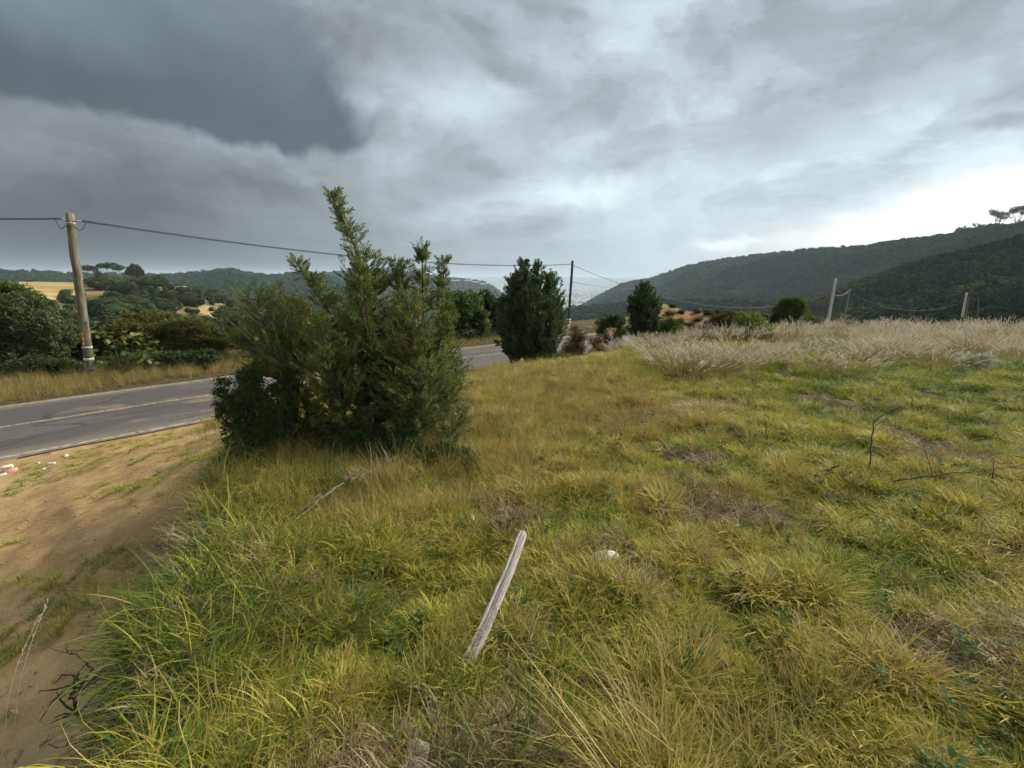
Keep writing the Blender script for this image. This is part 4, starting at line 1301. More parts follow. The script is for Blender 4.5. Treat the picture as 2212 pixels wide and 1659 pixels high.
# golden stubble field lying on the slope
A0, A1 = azel(40, 620)[0], azel(165, 620)[0]
na_, nu_ = 24, 12
V = []
for ui in np.linspace(0, 1, nu_):
    for ai in np.linspace(0, 1, na_):
        aa = A0 + (A1 - A0) * (ai + .06 * (vnoise(ui * 3, 1, 4) - .5))
        uu = .58 + (.975 - .58) * ui + .05 * (vnoise(ai * 4, 3, 7) - .5) * (1 - ui) + .08 * (1 - ui) * abs(ai - .5)
        p = tan.point(aa, uu); V.append((p.x, p.y, p.z + .35))
i = np.arange(nu_ - 1)[:, None] * na_; j = np.arange(na_ - 1)[None, :]
Q = np.stack([i + j, i + j + 1, i + na_ + j + 1, i + na_ + j], -1).reshape(-1, 4)
tag(mesh_obj('stubble_field', V, Q[:, ::-1], M['field_gold'], None, None, True), kind='structure')

# plain with the town, and the far range
V = [(-9000, 1200, -170), (12000, 1200, -170), (12000, 15000, -170), (-9000, 15000, -170)]
tag(mesh_obj('plain', V, [np.array([(0, 1, 2, 3)])], M['plain']), kind='structure')
V = [(-3000, -400, -80), (3000, -400, -80), (3000, 1400, -120), (-3000, 1400, -120), (3000, 2000, -172), (-3000, 2000, -172)]
tag(mesh_obj('valley_floor', V, [np.array([(0, 1, 2, 3), (3, 2, 4, 5)])], M['hill_dark']), kind='structure')
hill('hill', [(700, 606), (900, 600), (1050, 598), (1150, 597), (1230, 598), (1300, 600), (1400, 601), (1500, 603), (1700, 606)],
     [(700, 11000), (1700, 11000)], [(700, 13500), (1700, 13500)], -170, M['hill_dark'], 0, 59, 40, 120, 12)
tb = MB()
N = 4200
az_ = rng.uniform(azel(1060, 600)[0], azel(1420, 600)[0], N); r_ = 2600 * (9000 / 2600) ** rng.random(N)
cl = fbm(r_ * np.sin(az_) * .003, r_ * .003, 77, 3)
BX = np.array([(x, y, z) for x in (-.5, .5) for y in (-.5, .5) for z in (0, 1)])
BQ = np.array([(0, 1, 3, 2), (4, 6, 7, 5), (0, 4, 5, 1), (2, 3, 7, 6), (1, 5, 7, 3)])
VV, QQ, AA, nv = [], [], [], 0
for k in range(N):
    if cl[k] < .45: continue
    w, dp, h = rng.uniform(8, 34), rng.uniform(8, 30), rng.uniform(5, 11)
    c = np.array((r_[k] * math.sin(az_[k]), r_[k] * math.cos(az_[k]), -170)); t = rng.random() * 3.14
    v = BX * (w, dp, h); v = np.stack([v[:, 0] * math.cos(t) - v[:, 1] * math.sin(t), v[:, 0] * math.sin(t) + v[:, 1] * math.cos(t), v[:, 2]], -1) + c
    VV.append(v); QQ.append(BQ + nv); AA += [rng.random()] * 8; nv += 8
m, g, out = new_mat('town_walls')
princ(g, out, g.ramp(g.n('ShaderNodeAttribute', attribute_name='tint').outputs['Fac'], [(0, (.25, .22, .19)), (.6, (.5, .48, .44)), (1, (.85, .85, .83))]), .8)
tag(mesh_obj('town', np.concatenate(VV), np.concatenate(QQ), m, None, {'tint': AA}), 'pale houses of a town far down on the hazy plain', None, None, 'stuff')

# ------------------------------------------------------------------ orange earth bank behind the plume grass
T_ = [(1290, 704), (1330, 690), (1360, 682), (1395, 668), (1422, 650), (1450, 660), (1490, 672), (1530, 672), (1570, 676), (1620, 680), (1700, 690), (1760, 698)]
earth = hill('earth_bank', T_, [(1290, 31), (1760, 31)], [(1290, 40), (1430, 42), (1760, 38)], -3.6, M['orange_earth'], 0, 66, .8, 140, 26)
a, u_, P = earth(90, .2, 1.0)
n = len(P); s_ = rng.uniform(.12, .42, n)
scatter('bank_weeds', blob_protos('bank_weed', BLOBN), P - np.array((0, 0, .08)), np.stack([np.zeros(n), np.zeros(n), rng.uniform(0, 6, n)], -1), np.stack([s_ * 1.4, s_ * 1.4, s_], -1),
        rng.uniform(.6, 1.2, n), 'low weeds growing on the orange earth bank')
# pale rubble heaps beside it
mp_ = plain('pale_rock', (.28, .25, .20), .85, .2, 3)


def rock(name, c, size, mat, seed, label, cat='rock', sink=.25, group=None):
    r = np.random.default_rng(seed)
    import bmesh
    bm = bmesh.new(); bmesh.ops.create_icosphere(bm, subdivisions=2, radius=1)
    cuts = r.normal(size=(9, 3)); cuts /= np.linalg.norm(cuts, axis=1, keepdims=True); dd = r.uniform(.55, .9, 9)
    for v in bm.verts:
        p = np.array(v.co)
        for cc, d0 in zip(cuts, dd):
            e = p @ cc
            if e > d0: p = p - cc * (e - d0)
        v.co = Vector(p * size)
    me = bpy.data.meshes.new(name); bm.to_mesh(me); bm.free(); me.materials.append(mat)
    o = bpy.data.objects.new(name, me); C.objects.link(o)
    o.location = Vector(c) - Vector((0, 0, size[2] * sink)) + Vector((0, 0, size[2] * .5)); o.rotation_euler = (r.uniform(-.2, .2), r.uniform(-.2, .2), r.uniform(0, 6))
    return tag(o, label, cat, group)


p = at(1272, 694, 26); rock('boulder', p - Vector((0, 0, .38)), (.22, .14, .10), mp_, 1, 'pale boulder showing above the rust brown bush')
p = at(1254, 708, 24); rock('boulder', p - Vector((0, 0, .3)), (.30, .22, .14), mp_, 2, 'whitish boulder low between pole and rust brown bush')

# ------------------------------------------------------------------ poles and cables
m, g, out = new_mat('weathered_pole')
tc = g.n('ShaderNodeTexCoord').outputs['Object']
mp = g.n('ShaderNodeMapping'); mp.inputs['Scale'].default_value = (9, 9, .7); g.nt.links.new(tc, mp.inputs[0])
n = g.noise(mp.outputs[0], 2.2, 6, .65); n2 = g.noise(tc, 1.6, 4, .6)
col = g.mixc(g.rng(n, .35, .65), (.10, .088, .062), (.235, .205, .145))
col = g.mixc(g.m('MULTIPLY', g.rng(n2, .58, .68), .6), col, (.14, .09, .06))
princ(g, out, col, .9, n, .6, .02, .1)
M['pole'] = m
M['concrete'] = plain('pole_concrete', (.52, .50, .45), .85, .1, 5)
M['dark_pole'] = plain('dark_pole_wood', (.05, .045, .045), .9, .3, 6)
M['white_band'] = plain('white_band', (.72, .72, .70), .6, .08, 5, False)
M['rust_patch'] = plain('rust_stain', (.40, .20, .06), .9, .2, 9, False)
M['cable'] = plain('cable_sheath', (.05, .06, .065), .6, .1, 5, False)
M['steel'] = plain('galvanised_steel', (.60, .62, .63), .5, .1, 9, False, .5, .6)


def pole(top, base, r0, r1, mat, label, bands=(), name='utility_pole', lower=None):
    top, base = Vector(top), Vector(base)
    root = empty(name, base, label, 'pole')
    ax = top - base
    q = np.linspace(-.06, 1, 14)
    tb = MB(); P = np.array(base)[None] + np.array(ax)[None] * q[:, None] + rng.normal(0, r0 * .04, (14, 3))
    tb.tube(P, r0 + (r1 - r0) * np.clip(q, 0, 1), 14, .5, .05)
    tb.build('shaft', mat, root, True, base)
    for (f, h, dr, mt) in bands:
        b_ = MB(); c = base + ax * f; rr = r0 + (r1 - r0) * f + dr; u_ = ax.normalized() * h / 2
        b_.tube([c - u_, c, c + u_], rr, 18, .5); b_.build('band', mt, root, True, base)
    return root, base, ax


p1t, p1b = at(150, 461, 17.6), at(197, 812, 17.6)
p1b = Vector((p1b.x, p1b.y, gz(p1b.x, p1b.y)))
r1, b1, a1 = pole(p1t, p1b, .155, .12, M['pole'], 'leaning weathered wooden pole across the road at the left',
                  [((812 - 775) / 351., .09, .006, M['white_band']), ((812 - 748) / 351., .05, .006, M['white_band']), (.945, .03, .008, M['steel'])])
tb = MB()   # dead-end clamps either side of the pole top
cl_l, cl_r = at(133, 472, 17.6), at(176, 477, 17.6)
hub = at(153, 481, 17.6)
tb.tube([b1 + a1 * .955 + Vector((-.14, -.02, 0)), cl_l], .022, 6); tb.tube([b1 + a1 * .955 + Vector((.14, -.02, 0)), cl_r], .022, 6)
tb.build('clamp', M['steel'], r1, True, b1)
tb = MB()
q = np.linspace(0, 1, 12)
for (a_, c_) in ((at(118, 471, 17.5), hub + Vector((-.15, -.1, -.1))), (at(186, 480, 17.5), hub + Vector((.15, -.1, -.1)))):
    pts = [np.array(a_) * (1 - t) + np.array(c_) * t + np.array((0, 0, -.22)) * math.sin(t * math.pi) for t in q]
    tb.tube(pts, .012, 5)
tb.tube([hub + Vector((-.15, -.1, -.1)), hub + Vector((0, -.19, -.16)), hub + Vector((.15, -.1, -.1))], .012, 5)
tb.build('jumper_loop', M['cable'], r1, True, b1)
tb = MB()
for k in range(3):
    tb.tube([b1 + a1 * (.19 + .03 * k) + Vector((.03, -.168, 0)), b1 + a1 * (.19 + .03 * k + .03) + Vector((.02, -.166, 0))], [.03, .026], 6)
tb.build('rust_stain', M['rust_patch'], r1, True, b1)

p2t, p2b = at(1237, 563, 39), at(1226, 722, 39)
r2, b2, a2 = pole(p2t, p2b, .11, .095, M['dark_pole'], 'dark slim pole in the middle, right of the dense cypress', [(.17, .22, .05, M['concrete']), (.21, .05, .09, M['white_band'])])
b_ = MB(); b_.tube([b2 + Vector((0, 0, -.1)), b2 + a2 * .16], .115, 12); b_.build('sleeve', M['concrete'], r2, True, b2)
p3t, p3b = at(1805, 602, 60), at(1787, 704, 60)
pole(p3t, p3b, .19, .13, M['concrete'], 'tall white concrete pole leaning right above the plume grass')
p4t, p4b = at(1836, 624, 72), at(1821, 704, 72)
r4, b4, a4 = pole(p4t, p4b, .13, .10, plain('grey_pole', (.20, .20, .19), .9, .15, 5), 'thinner grey pole just right of the white concrete one')
b_ = MB(); b_.box(b4 + a4 * .97, (1.7, .1, .1)); b_.build('crossarm', M['dark_pole'], r4, False, b4)
p5t, p5b = at(2088, 632, 86), at(2079, 682, 86)
pole(p5t, p5b, .2, .16, M['concrete'], 'white pole far right in front of the wooded spur')
pole(at(2093, 641, 95), at(2086, 682, 95), .12, .1, M['pole'], 'grey brown pole close behind the far right white pole')
pole(at(2114, 645, 110), at(2112, 684, 110), .14, .12, M['pole'], 'short distant pole, the rightmost of all')
pole(at(1678, 622, 118) + Vector((0, 0, -.5)), at(1674, 690, 118), .12, .1, M['pole'], 'faint distant pole behind the round olive tree')


def cable(a_, b__, sag, rad, label, twist=True):
    a_, b__ = np.array(a_), np.array(b__); L = np.linalg.norm(b__ - a_)
    mb = MB(); n = 40
    q = np.linspace(0, 1, n)
    base = a_[None] * (1 - q)[:, None] + b__[None] * q[:, None] - np.array((0, 0, 1))[None] * (4 * sag * q * (1 - q))[:, None]
    mb.tube(base + np.array((0, 0, rad * .9)), rad, 5)
    if twist: mb.tube(base - np.array((.0, 0, rad * 1.6)) , rad * .8, 5)
    o = mb.build('cable', M['cable'], None, True, a_)
    o.location = a_
    return tag(o, label, 'cable')


wx = at(-420, 452, 14.5)
cable(wx, cl_l, .10, .015, 'twin black cable coming in from the left edge to the leaning pole')
cable(cl_r, b2 + a2 * .955, .62, .016, 'long sagging cable between leaning pole and the dark middle pole')
cable(b2 + a2 * .94, p3t - Vector((0, 0, 1.7)), 2.6, .02, 'cable sagging from the middle pole to the white concrete pole', False)
cable(b2 + a2 * .72, at(1420, 618, 70), .5, .016, 'lower thin cable running right from the middle pole behind the lone cypress', False)
cable(p3t - Vector((0, 0, 1.9)), b4 + a4 * .97, .5, .03, 'short cable from the white concrete pole to the grey pole', False)
cable(b4 + a4 * .9, at(2086, 650, 86), 2.2, .016, 'cable from the grey pole towards the far right white pole', False)

# ------------------------------------------------------------------ things on the hills
M['white_wall'] = plain('white_wall', (.58, .56, .52), .8, .05, 2, False)
M['dark_hole'] = plain('dark_opening', (.03, .03, .03), .9, .1, 2, False)
M['roof'] = plain('hut_roof', (.45, .42, .40), .8, .1, 2, False)


def house(c, w, d_, h, label, name='house', rz=0.0, roofh=.25):
    c = Vector(c)
    root = empty(name, c, label, 'house'); root.rotation_euler = (0, 0, rz)
    b_ = MB(); b_.box((0, 0, h / 2 - .5), (w, d_, h + 1)); b_.build('wall', M['white_wall'], root)
    b_ = MB(); b_.box((0, 0, h + roofh / 2 + .003), (w * 1.08, d_ * 1.08, roofh)); b_.build('roof', M['roof'], root)
    b_ = MB(); b_.box((-w * .2, -d_ / 2 - .03, h * .42), (w * .2, .08, h * .8)); b_.build('door', M['dark_hole'], root)
    b_ = MB(); b_.box((w * .22, -d_ / 2 - .03, h * .55), (w * .22, .08, h * .4)); b_.build('window', M['dark_hole'], root)
    return root


p = tan.seen(400, 638); house(p + Vector((0, -2, .4)), 3.4, 3.0, 2.6, 'small white hut on the tan hillside across the valley', 'hut', azel(400, 600)[0] * -1)
for (px, py, lab, w) in ((1262, 678, 'small white house low in the wooded valley right of the middle pole', 6), (1240, 700 - 12, 'pale house half hidden in valley trees near the middle pole', 5),
                         (1300, 672, 'tiny pale house on the valley side left of the lone cypress', 4.5)):
    p = mid.seen(px, py); house(p + Vector((0, -6, 2)), w, 5, 3.5, lab, 'house')
# long white greenhouses on the hazy ridge
for k, (px, py, w) in enumerate(((985, 612, 34), (1012, 612, 30), (1028, 615, 30), (1044, 619, 26))):
    p = lf2.seen(px, py); root = empty('greenhouse', p + Vector((0, -20, 9)), ['leftmost long white greenhouse on the hazy ridge', 'second long white greenhouse from the left on the hazy ridge',
                 'third long white greenhouse from the left on the hazy ridge', 'rightmost lowest white greenhouse on the hazy ridge'][k], 'greenhouse', 'greenhouses on the ridge')
    prof = [(-5, 0), (-5, 3), (-2.5, 4.6), (0, 5), (2.5, 4.6), (5, 3), (5, 0)]
    V = [(sx, yy, zz) for sx in (-w / 2, w / 2) for yy, zz in prof]
    Qs = [(q_, q_ + 1, q_ + 8, q_ + 7) for q_ in range(6)]
    mesh_obj('cover', V, [np.array(Qs)], M['white_wall'], root)
    mesh_obj('end_wall', [(sx, yy, zz) for sx in (-w / 2 - .1, w / 2 + .1) for yy, zz in prof], [np.array([tuple(range(7)), tuple(range(7, 14))])], M['white_wall'], root)


def far_tree(p, h, w, label, mat, shape='umbrella', group=None, dens=1.0):
    """open-crowned tree seen against the sky"""
    p = Vector(p)
    lob = []
    k = 5
    for e in range(k):
        a_ = e / k * 6.28 + rng.random()
        rr = w * .28 * rng.uniform(.6, 1.2)
        zc = h * (.78 if shape == 'umbrella' else rng.uniform(.5, .85))
        lob.append((p + Vector((math.cos(a_) * rr, math.sin(a_) * rr, zc)), (w * .24, w * .24, h * (.13 if shape == 'umbrella' else .2))))
    return bush('eucalyptus_tree', p, lob, mat, label, 'tree', LEAF, h * .06, int(300 * dens), trunk_r=h * .018, tint0=.5, hollow=.3, group=group, bark='bark_pale')


rowt = [(195, 590, 22, 24, 'umbrella', 'dark_leaf', 'first tree of the skyline row, just right of the leaning pole'),
        (213, 592, 18, 20, 'open', 'grey_leaf', 'thin leaning tree, second in the skyline row'),
        (237, 594, 30, 30, 'umbrella', 'dark_leaf', 'broadest flat-topped tree of the skyline row'),
        (258, 594, 22, 28, 'umbrella', 'grey_leaf', 'pale-trunked tree right of the broadest skyline tree'),
        (284, 595, 16, 26, 'open', 'grey_leaf', 'slim open tree in the middle of the skyline row'),
        (296, 596, 18, 28, 'open', 'dark_leaf', 'dense upright tree right of the slim one on the skyline'),
        (306, 596, 12, 26, 'open', 'dark_leaf', 'narrow dark tree near the right end of the skyline row'),
        (332, 598, 30, 16, 'open', 'rust_leaf', 'round brownish tree at the right end of the skyline row'),
        (354, 598, 12, 18, 'open', 'dark_leaf', 'small dark tree, last on the right of the skyline row')]
for (px, py, w, h, shp, mt, lab) in rowt:
    a_, e_ = azel(px, py + 6)
    p = tan.point(a_, 1.0)
    D_ = math.hypot(p.x, p.y); k = D_ / FPX / .75
    far_tree(p - Vector((0, 0, .5)), h * k * .95, w * k * .72, lab, M[mt], shp, 'trees in a row on the left skyline', 1.1)
for (px, w, h, lab) in ((2062, 12, 8, 'lowest little tree on the right ridge skyline'), (2085, 22, 14, 'ragged tree on the right ridge, left of the gap'),
                        (2112, 16, 14, 'small bushy tree on the right ridge beyond the gap'), (2155, 34, 26, 'broad airy tree high on the right ridge'),
                        (2195, 28, 28, 'tallest airy tree at the right edge of the ridge')):
    p = right.point(azel(px, 490)[0], 1.0) - Vector((0, 0, -4)); D_ = math.hypot(p.x, p.y); k = D_ / FPX / 1.35
    far_tree(p, h * k * 1.5, w * k * 1.3, lab, M['dark_leaf'], 'open', 'airy trees along the right ridge', 1.2)

# ------------------------------------------------------------------ small things in the foreground
# split fence post lying in the grass
m, g, out = new_mat('weathered_plank')
tc = g.n('ShaderNodeTexCoord').outputs['Object']
mp = g.n('ShaderNodeMapping'); mp.inputs['Scale'].default_value = (16, 1.1, 16); g.nt.links.new(tc, mp.inputs[0])
n = g.noise(mp.outputs[0], 6, 6, .7); n2 = g.noise(tc, 7, 4, .6)
col = g.mixc(g.rng(n, .34, .66), (.19, .17, .155), (.46, .42, .385))
col = g.mixc(g.m('MULTIPLY', g.rng(n2, .5, .7), .4), col, (.24, .19, .15))
princ(g, out, col, .9, n, .8, .01, .1)
M['plank'] = m


def timber(name, A_, B_, w, th, label, bow=.03, n=18, cat='fence post', groove=True):
    """rough timber from A_ to B_; local y runs along it; a long crack runs down its top face"""
    A_, B_ = Vector(A_), Vector(B_)
    L = (B_ - A_).length
    prof = [(-.5, -.3), (-.49, .42), (-.44, .5), (-.22, .5), (-.20, .30), (-.18, .5), (.44, .5), (.49, .42), (.5, -.3), (.46, -.5), (-.46, -.5)]
    if not groove: prof[4] = (-.09, .49)
    V = []
    for k in range(n + 1):
        t = k / n
        ws = w * (1.05 - .16 * t + .03 * (vnoise(t * 7, 1.3, 5) - .5)); cx = bow * math.sin(t * math.pi) + .004 * (vnoise(t * 6, 2, 9) - .5)
        if t > .97: ws *= .72
        for (a_, b_) in prof:
            V.append((cx + a_ * ws + .0009 * rng.normal(), t * L + .002 * rng.normal() * (k in (0, n)) * 2, b_ * th * (1 + .1 * rng.normal() * .3)))
    m_ = len(prof)
    Q = [(k * m_ + a_, k * m_ + (a_ + 1) % m_, (k + 1) * m_ + (a_ + 1) % m_, (k + 1) * m_ + a_) for k in range(n) for a_ in range(m_)]
    o = mesh_obj(name, V, [np.array(Q), np.array([tuple(range(m_))[::-1], tuple(range(n * m_, n * m_ + m_))])], M['plank'])
    o.location = A_
    o.rotation_euler = (B_ - A_).to_track_quat('Y', 'Z').to_euler()
    return tag(o, label, cat)


A_ = on_ground(1010, 1450); A_.z += .035
d = ray(1130, 1150); t = (CAM_H - .20) / -d[2]
B_ = Vector((d[0] * t, d[1] * t, .20))
timber('fence_post', A_, B_, .056, .020, 'straight grey weathered wooden board lying slanted in the grass', .012)
A_ = on_ground(868, 1740); A_.z += .02
B_ = on_ground(912, 1630); B_.z += .05
timber('wood_offcut', A_, B_, .085, .03, 'short grey piece of timber buried in grass at the bottom edge', 0, 8, 'plank')

white = plain('white_stone', (.52, .50, .46), .85, .16, 14)
p = on_ground(1303, 1222); rock('stone', p + Vector((0, 0, .05)), (.095, .045, .030), white, 5, 'white stone poking out of the grass right of the wooden post', 'stone').rotation_euler = (0, 0, .15)
p = on_ground(1020, 1142); rock('stone', p + Vector((0, 0, .07)), (.022, .02, .018), mp_, 6, 'small grey stone near the upper end of the wooden post', 'stone')
pink = plain('pink_slab', (.46, .24, .19), .85, .12, 9); cream = plain('cream_slab', (.62, .54, .42), .85, .1, 9)
slabs = [(10, 1012, .30, .18, .045, cream, .3, 'cream broken slab at the left edge of the sand'), (22, 1020, .26, .16, .05, pink, .9, 'pink broken slab beside the cream one'),
         (5, 1027, .20, .12, .03, cream, 1.4, 'cream shard under the pink slab'), (110, 1004, .17, .08, .04, white, .2, 'flat white fragment lying on the sand by the road'),
         (82, 1002, .07, .05, .03, white, 1.0, 'tiny white chip between the slabs and the flat fragment'), (143, 986, .12, .08, .04, white, 2.0, 'white fragment at the very edge of the road'),
         (94, 1014, .09, .06, .02, cream, 2.3, 'small cream chip in front of the flat white fragment')]
for (px, py, w, d_, h, mt, rz, lab) in slabs:
    p = on_ground(px, py); r_ = np.random.default_rng(px)
    k = 7; an = np.sort(r_.uniform(0, 6.28, k)); pr_ = np.stack([np.cos(an) * w / 2 * r_.uniform(.8, 1.1, k), np.sin(an) * d_ / 2 * r_.uniform(.8, 1.1, k)], -1)
    V = [(a_, b_, -.02) for a_, b_ in pr_] + [(a_ * .96, b_ * .96, h) for a_, b_ in pr_] + [(0, 0, h * 1.05)]
    Q = [(e, (e + 1) % k, k + (e + 1) % k, k + e) for e in range(k)]; T = [(k + e, k + (e + 1) % k, 2 * k) for e in range(k)]
    o = mesh_obj('broken_slab', V, [np.array(Q), np.array(T)], mt); o.location = p; o.rotation_euler = (r_.uniform(-.12, .12), r_.uniform(-.12, .12), rz)
    tag(o, lab, 'rubble')
# pebbles and clods on the sand
pm = []
for s in range(4):
    o = rock('pebble', (0, 0, 0), (1, .8, .6), plain('pebble', (.30, .21, .12), .9, .2, 9) if s == 0 else pm[0].data.materials[0], 80 + s, 'x'); C.objects.unlink(o)
    o.location = (0, 0, 0)
    for key in list(o.keys()): del o[key]
    pm.append(o)
x, y = sector(20000, 1.3, 16); n_, s_, d_ = region(x, y)
k_ = (d_ > .4) & (n_ > 3.1) & (s_ < 8); x, y = x[k_], y[k_]
s3 = (.003 + .020 * rng.random(len(x)) ** 6)
scatter('gravel', pm, np.stack([x, y, ground_z(x, y)], -1), rng.uniform(0, 6, (len(x), 3)), np.stack([s3, s3, s3], -1), np.zeros(len(x)), 'small clods and pebbles over the sandy ground')


def twig(name, pts, r0, mat, label, cat='twig', subs=0, sublen=.15, k=6, seed=0, taper=.25):
    r_ = np.random.default_rng(seed)
    P = np.array([np.array(p) for p in pts], float)
    t0 = np.linspace(0, 1, len(P)); tt = np.linspace(0, 1, max(10, 4 * len(P)))
    Q = np.stack([np.interp(tt, t0, P[:, c]) for c in range(3)], -1)
    Q[1:-1] = (Q[:-2] + Q[2:] + Q[1:-1] * 2) / 4; Q += r_.normal(0, r0 * .6, Q.shape)
    mb = MB(); mb.tube(Q, r0 * (1 - (1 - taper) * tt), k, .5, .25)
    for e in range(subs):
        b0_ = Q[int((.15 + .8 * r_.random()) * (len(Q) - 1))]; d = r_.normal(size=3); d[2] = abs(d[2]) * .8; d /= np.linalg.norm(d)
        l = sublen * (.5 + r_.random()); e2 = r_.normal(size=3) * .35
        mb.tube([b0_, b0_ + d * l * .4, b0_ + (d + e2 * .5) * l * .75, b0_ + (d + e2) * l], [r0 * .5, r0 * .4, r0 * .3, r0 * .15], 4)
    o = mb.build(name, mat, None, True, P[0]); o.location = P[0]
    return tag(o, label, cat)


def hp(px, py, dz):
    """point dz above the ground on the line of sight"""
    d = ray(px, py); ts = np.geomspace(.8, 60, 3000)
    X, Y, Z = d[0] * ts, d[1] * ts, CAM_H + d[2] * ts
    h = np.nonzero(Z < ground_z(X, Y) + dz)[0]; t = ts[h[0]]
    return Vector((d[0] * t, d[1] * t, CAM_H + d[2] * t))


def vertical(px, py, tx, ty):
    """foot on the ground and a tip straight above it at the same distance"""
    a_ = on_ground(px, py); return a_, at(tx, ty, a_.y)


twig('dead_branch', [hp(345, 1380, .05), hp(262, 1445, .25), hp(195, 1480, .27), hp(150, 1505, .25), hp(170, 1540, .2), hp(225, 1580, .14)], .012, M['dark_twig'],
     'dark gnarled dead branch sticking out of the bank over the sand', 'branch', 12, .14, seed=3)
twig('dead_branch', [hp(205, 1478, .27), hp(196, 1440, .32), hp(170, 1418, .34), hp(142, 1400, .35)], .006, M['dark_twig'], 'thin forked dark twig above the gnarled dead branch', 'branch', 5, .08, seed=4)
twig('dry_stem', [hp(338, 1270, .03), hp(334, 1215, .18), hp(340, 1160, .28), hp(362, 1118, .22)], .0055, M['dead_wood'], 'arching grey stem at the bank edge, the left one of two', 'stem', 2, .1, seed=5)
twig('dry_stem', [hp(388, 1250, .03), hp(366, 1195, .18), hp(368, 1150, .28), hp(384, 1112, .22)], .0065, M['dead_wood'], 'arching grey stem at the bank edge, the right one of two', 'stem', 3, .12, seed=6)
twig('dead_branch', [hp(690, 1080, .12), hp(745, 1040, .16), hp(800, 1020, .16), hp(860, 985, .14)], .007, M['dead_wood'], 'pale thorny dead branch lying before the junipers', 'branch', 16, .14, seed=7)
twig('dead_branch', [hp(620, 1140, .05), hp(690, 1080, .12), hp(725, 1050, .14)], .005, M['dead_wood'], 'thin grey stick leaning beside the pale thorny branch', 'branch', 6, .1, seed=8)
a_, b_ = vertical(1878, 1020, 1888, 905)
twig('bare_sapling', [a_, at(1882, 960, a_.y), b_, at(1922, 892, a_.y), at(1940, 882, a_.y)], .006, M['dark_twig'], 'bare dark forked sapling standing in the field', 'sapling', 3, .12, seed=9, taper=.35)
twig('bare_sapling', [at(1888, 905, a_.y), at(1897, 870, a_.y), at(1915, 830, a_.y)], .004, M['dead_wood'], 'thin pale upper shoot of the bare forked sapling', 'sapling', 2, .12, seed=10)
a_, b_ = vertical(1658, 955, 1652, 890); twig('bare_sapling', [a_, b_], .004, M['dark_twig'], 'short thin bare twig standing left of the forked sapling', 'sapling', 3, .1, seed=11)
twig('fallen_branch', [hp(1925, 938, .12), hp(1975, 962, .10), hp(2050, 997, .14)], .006, M['dead_wood'], 'pale straight fallen branch right of the forked sapling', 'branch', 4, .15, seed=12)
twig('fallen_branch', [hp(1925, 1040, .08), hp(2010, 1028, .14), hp(2110, 1018, .18), hp(2212, 1004, .2), hp(2300, 990, .2)], .006, M['dark_twig'], 'long low fallen branch reaching the right edge', 'branch', 7, .2, seed=13)
a_, b_ = vertical(2147, 1050, 2146, 990); twig('bare_sapling', [a_, b_], .005, M['dark_twig'], 'short upright twig crossing the long fallen branch', 'sapling', 1, .1, seed=14)
twig('fallen_branch', [hp(1786, 1018, .03), hp(1800, 1010, .06), hp(1815, 1002, .10)], .010, M['dark_twig'], 'short thick dark stick left of the forked sapling', 'branch', 0, seed=15)
twig('fallen_branch', [hp(1800, 892, .05), hp(1850, 920, .10)], .007, M['dead_wood'], 'short fallen stick up-field of the forked sapling', 'branch', 2, .1, seed=16)
a_, b_ = vertical(2009, 812, 2012, 750); twig('bare_sapling', [a_, b_], .006, M['dark_twig'], 'thin dark stake in the grass before the plume stand', 'sapling', 1, .1, seed=17)

# tall seed stalks by the camera at the lower left, and dry tussocks
M['seed'] = leaf_mat('seed_head', [(0, (.42, .32, .18)), (1, (.62, .52, .36))], trans=.4)


def stalk(pts, label, seed):
    r_ = np.random.default_rng(seed)
    P = np.array([np.array(p) for p in pts]); tt = np.linspace(0, 1, 16); t0 = np.linspace(0, 1, len(P))
    Q = np.stack([np.interp(tt, t0, P[:, c]) for c in range(3)], -1)
    for _ in range(4): Q[1:-1] = (Q[:-2] + Q[2:]) / 2
    base = Vector(P[0]); root = empty('seed_stalk', base, label, 'grass stalk')
    mb = MB(); mb.tube(Q, np.linspace(.0016, .0008, 16), 4); mb.build('stem', M['seed'], root, True, base)
    sp_ = MB()
    for k in range(34):
        f = .62 + .38 * r_.random(); c = np.array([np.interp(f, tt, Q[:, e]) for e in range(3)]); d = (Q[-1] - Q[-4]); d /= np.linalg.norm(d)
        d2 = d + r_.normal(size=3) * .35; s_ = np.cross(d2, r_.normal(size=3)); s_ /= np.linalg.norm(s_); L = .018
        sp_.add([c, c + d2 * L * .5 + s_ * .0022, c + d2 * L, c + d2 * L * .5 - s_ * .0022], [(0, 1, 2, 3)], None, r_.random())
    sp_.build('seed_head', M['seed'], root, False, base)


stalk([on_ground(60, 1800), hp(20, 1560, .25), hp(60, 1400, .42), hp(105, 1295, .5)], 'tall pale seed stalk over the sand, the right of two leaning together', 1)
stalk([on_ground(40, 1800), hp(0, 1600, .25), hp(30, 1440, .40), hp(85, 1330, .48)], 'pale seed stalk over the sand, the left of two leaning together', 2)
stalk([on_ground(260, 1700), hp(180, 1620, .2), hp(100, 1560, .3), hp(25, 1535, .35)], 'thin straw stalk bending left across the lower sand', 3)


def tussock(px, py, n, h, tint, mat, label, lean=(0, 0), seed=0, rad=.08, spread=.3, w=.004):
    p = on_ground(px, py)
    V, T, A = blades(n, h, spread, w, .28, .5, 5, rad, tint=tint, seed=seed)
    V = V + np.array((lean[0], lean[1], 0)) * (V[:, 2:3] ** 1.4)
    o = mesh_obj('grass_tussock', V, T, mat, None, {'tint': A}); o.location = p
    return tag(o, label, 'grass clump')


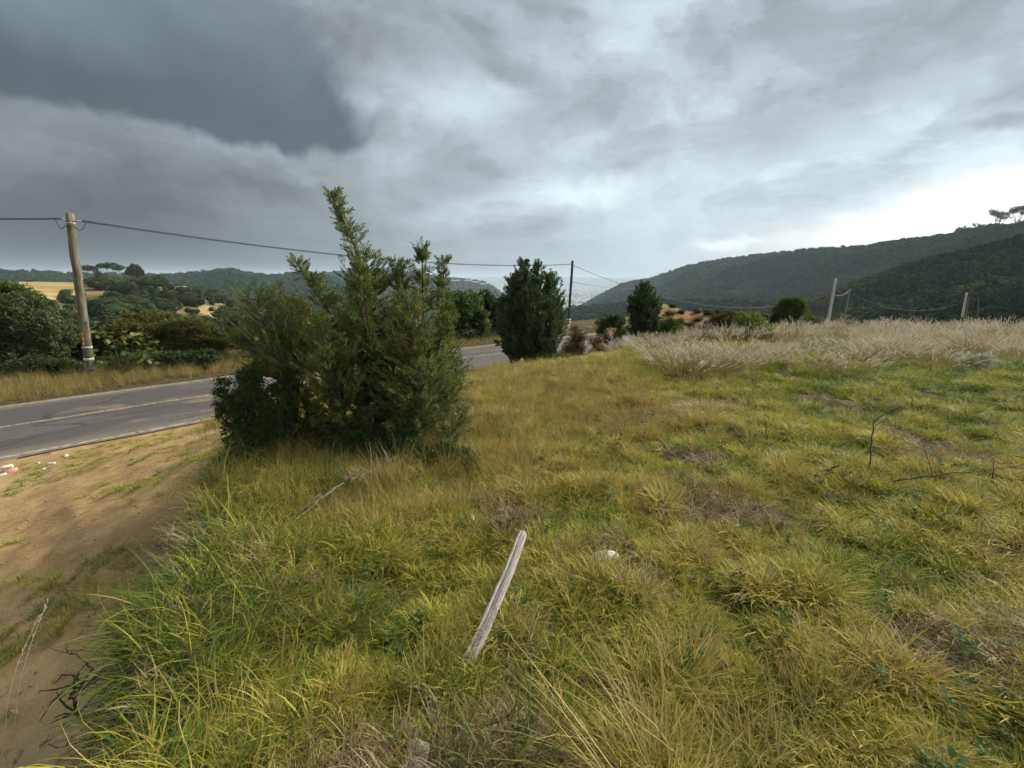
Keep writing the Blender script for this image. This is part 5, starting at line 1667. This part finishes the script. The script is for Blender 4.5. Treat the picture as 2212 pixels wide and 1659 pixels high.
M['tuss'] = leaf_mat('tussock_blade', [(0, (.08, .13, .02)), (.4, (.22, .19, .04)), (.7, (.38, .29, .11)), (1, (.55, .42, .20))], trans=.35)
tussock(1420, 1720, 260, .46, (.35, 1), M['tuss'], 'tall straw-coloured tussock at the bottom right of centre', (-.7, .5), 1, .16, .5)
tussock(1620, 1640, 160, .34, (.3, .9), M['tuss'], 'second straw tussock right of the tall one at the bottom', (-.3, .4), 2, .13)
tussock(1480, 1450, 90, .36, (.6, 1), M['tuss'], 'thin reddish straw clump right of the wooden post', (0, 0), 3, .07, .12)
tussock(930, 1500, 140, .24, (0, .2), M['tuss'], 'dark green tuft at the lower end of the wooden post', (0, 0), 4, .10, .8, .008)
tussock(560, 1210, 200, .34, (0, .3), M['tuss'], 'long bright green tussock on the bank left of centre', (.2, .1), 5, .14, .7, .006)
tussock(720, 1370, 200, .32, (0, .4), M['tuss'], 'broad green tussock left of the wooden post', (.1, 0), 6, .15, .8, .006)
tussock(1790, 1610, 120, .2, (.05, .5), M['tuss'], 'small dark-hearted tuft low on the right', (0, 0), 7, .08, 1.0, .005)
tussock(1080, 1690, 60, .34, (0, .15), M['tuss'], 'fresh green long-bladed tuft at the bottom edge', (.3, .3), 8, .06, .6, .009)
tussock(860, 1050, 110, .40, (.5, 1), M['tuss'], 'straw clump in front of the wide juniper', (0, 0), 9, .09, .2)
tussock(820, 1060, 90, .36, (.4, .9), M['tuss'], 'drooping straw clump below the tallest juniper', (-.2, 0), 10, .08, .3)
tussock(1500, 915, 110, .34, (.5, 1), M['tuss'], 'pale seedy clump out in the open field', (0, 0), 12, .12, .4)

# ------------------------------------------------------------------ haze
bx = MB(); bx.box((1500, 6950, -46), (24000, 17900, 258))
m = bpy.data.materials.new('haze_air'); m.use_nodes = True
m.node_tree.nodes.clear()
g = G(m.node_tree); out = g.n('ShaderNodeOutputMaterial'); pv = g.n('ShaderNodeVolumePrincipled')
pv.inputs['Color'].default_value = (.70, .86, 1, 1); pv.inputs['Density'].default_value = 1.35e-4; pv.inputs['Anisotropy'].default_value = 0.0
m.node_tree.links.new(pv.outputs[0], out.inputs['Volume'])
tag(bx.build('haze', m), 'thin bluish haze filling the valley air', None, None, 'stuff')
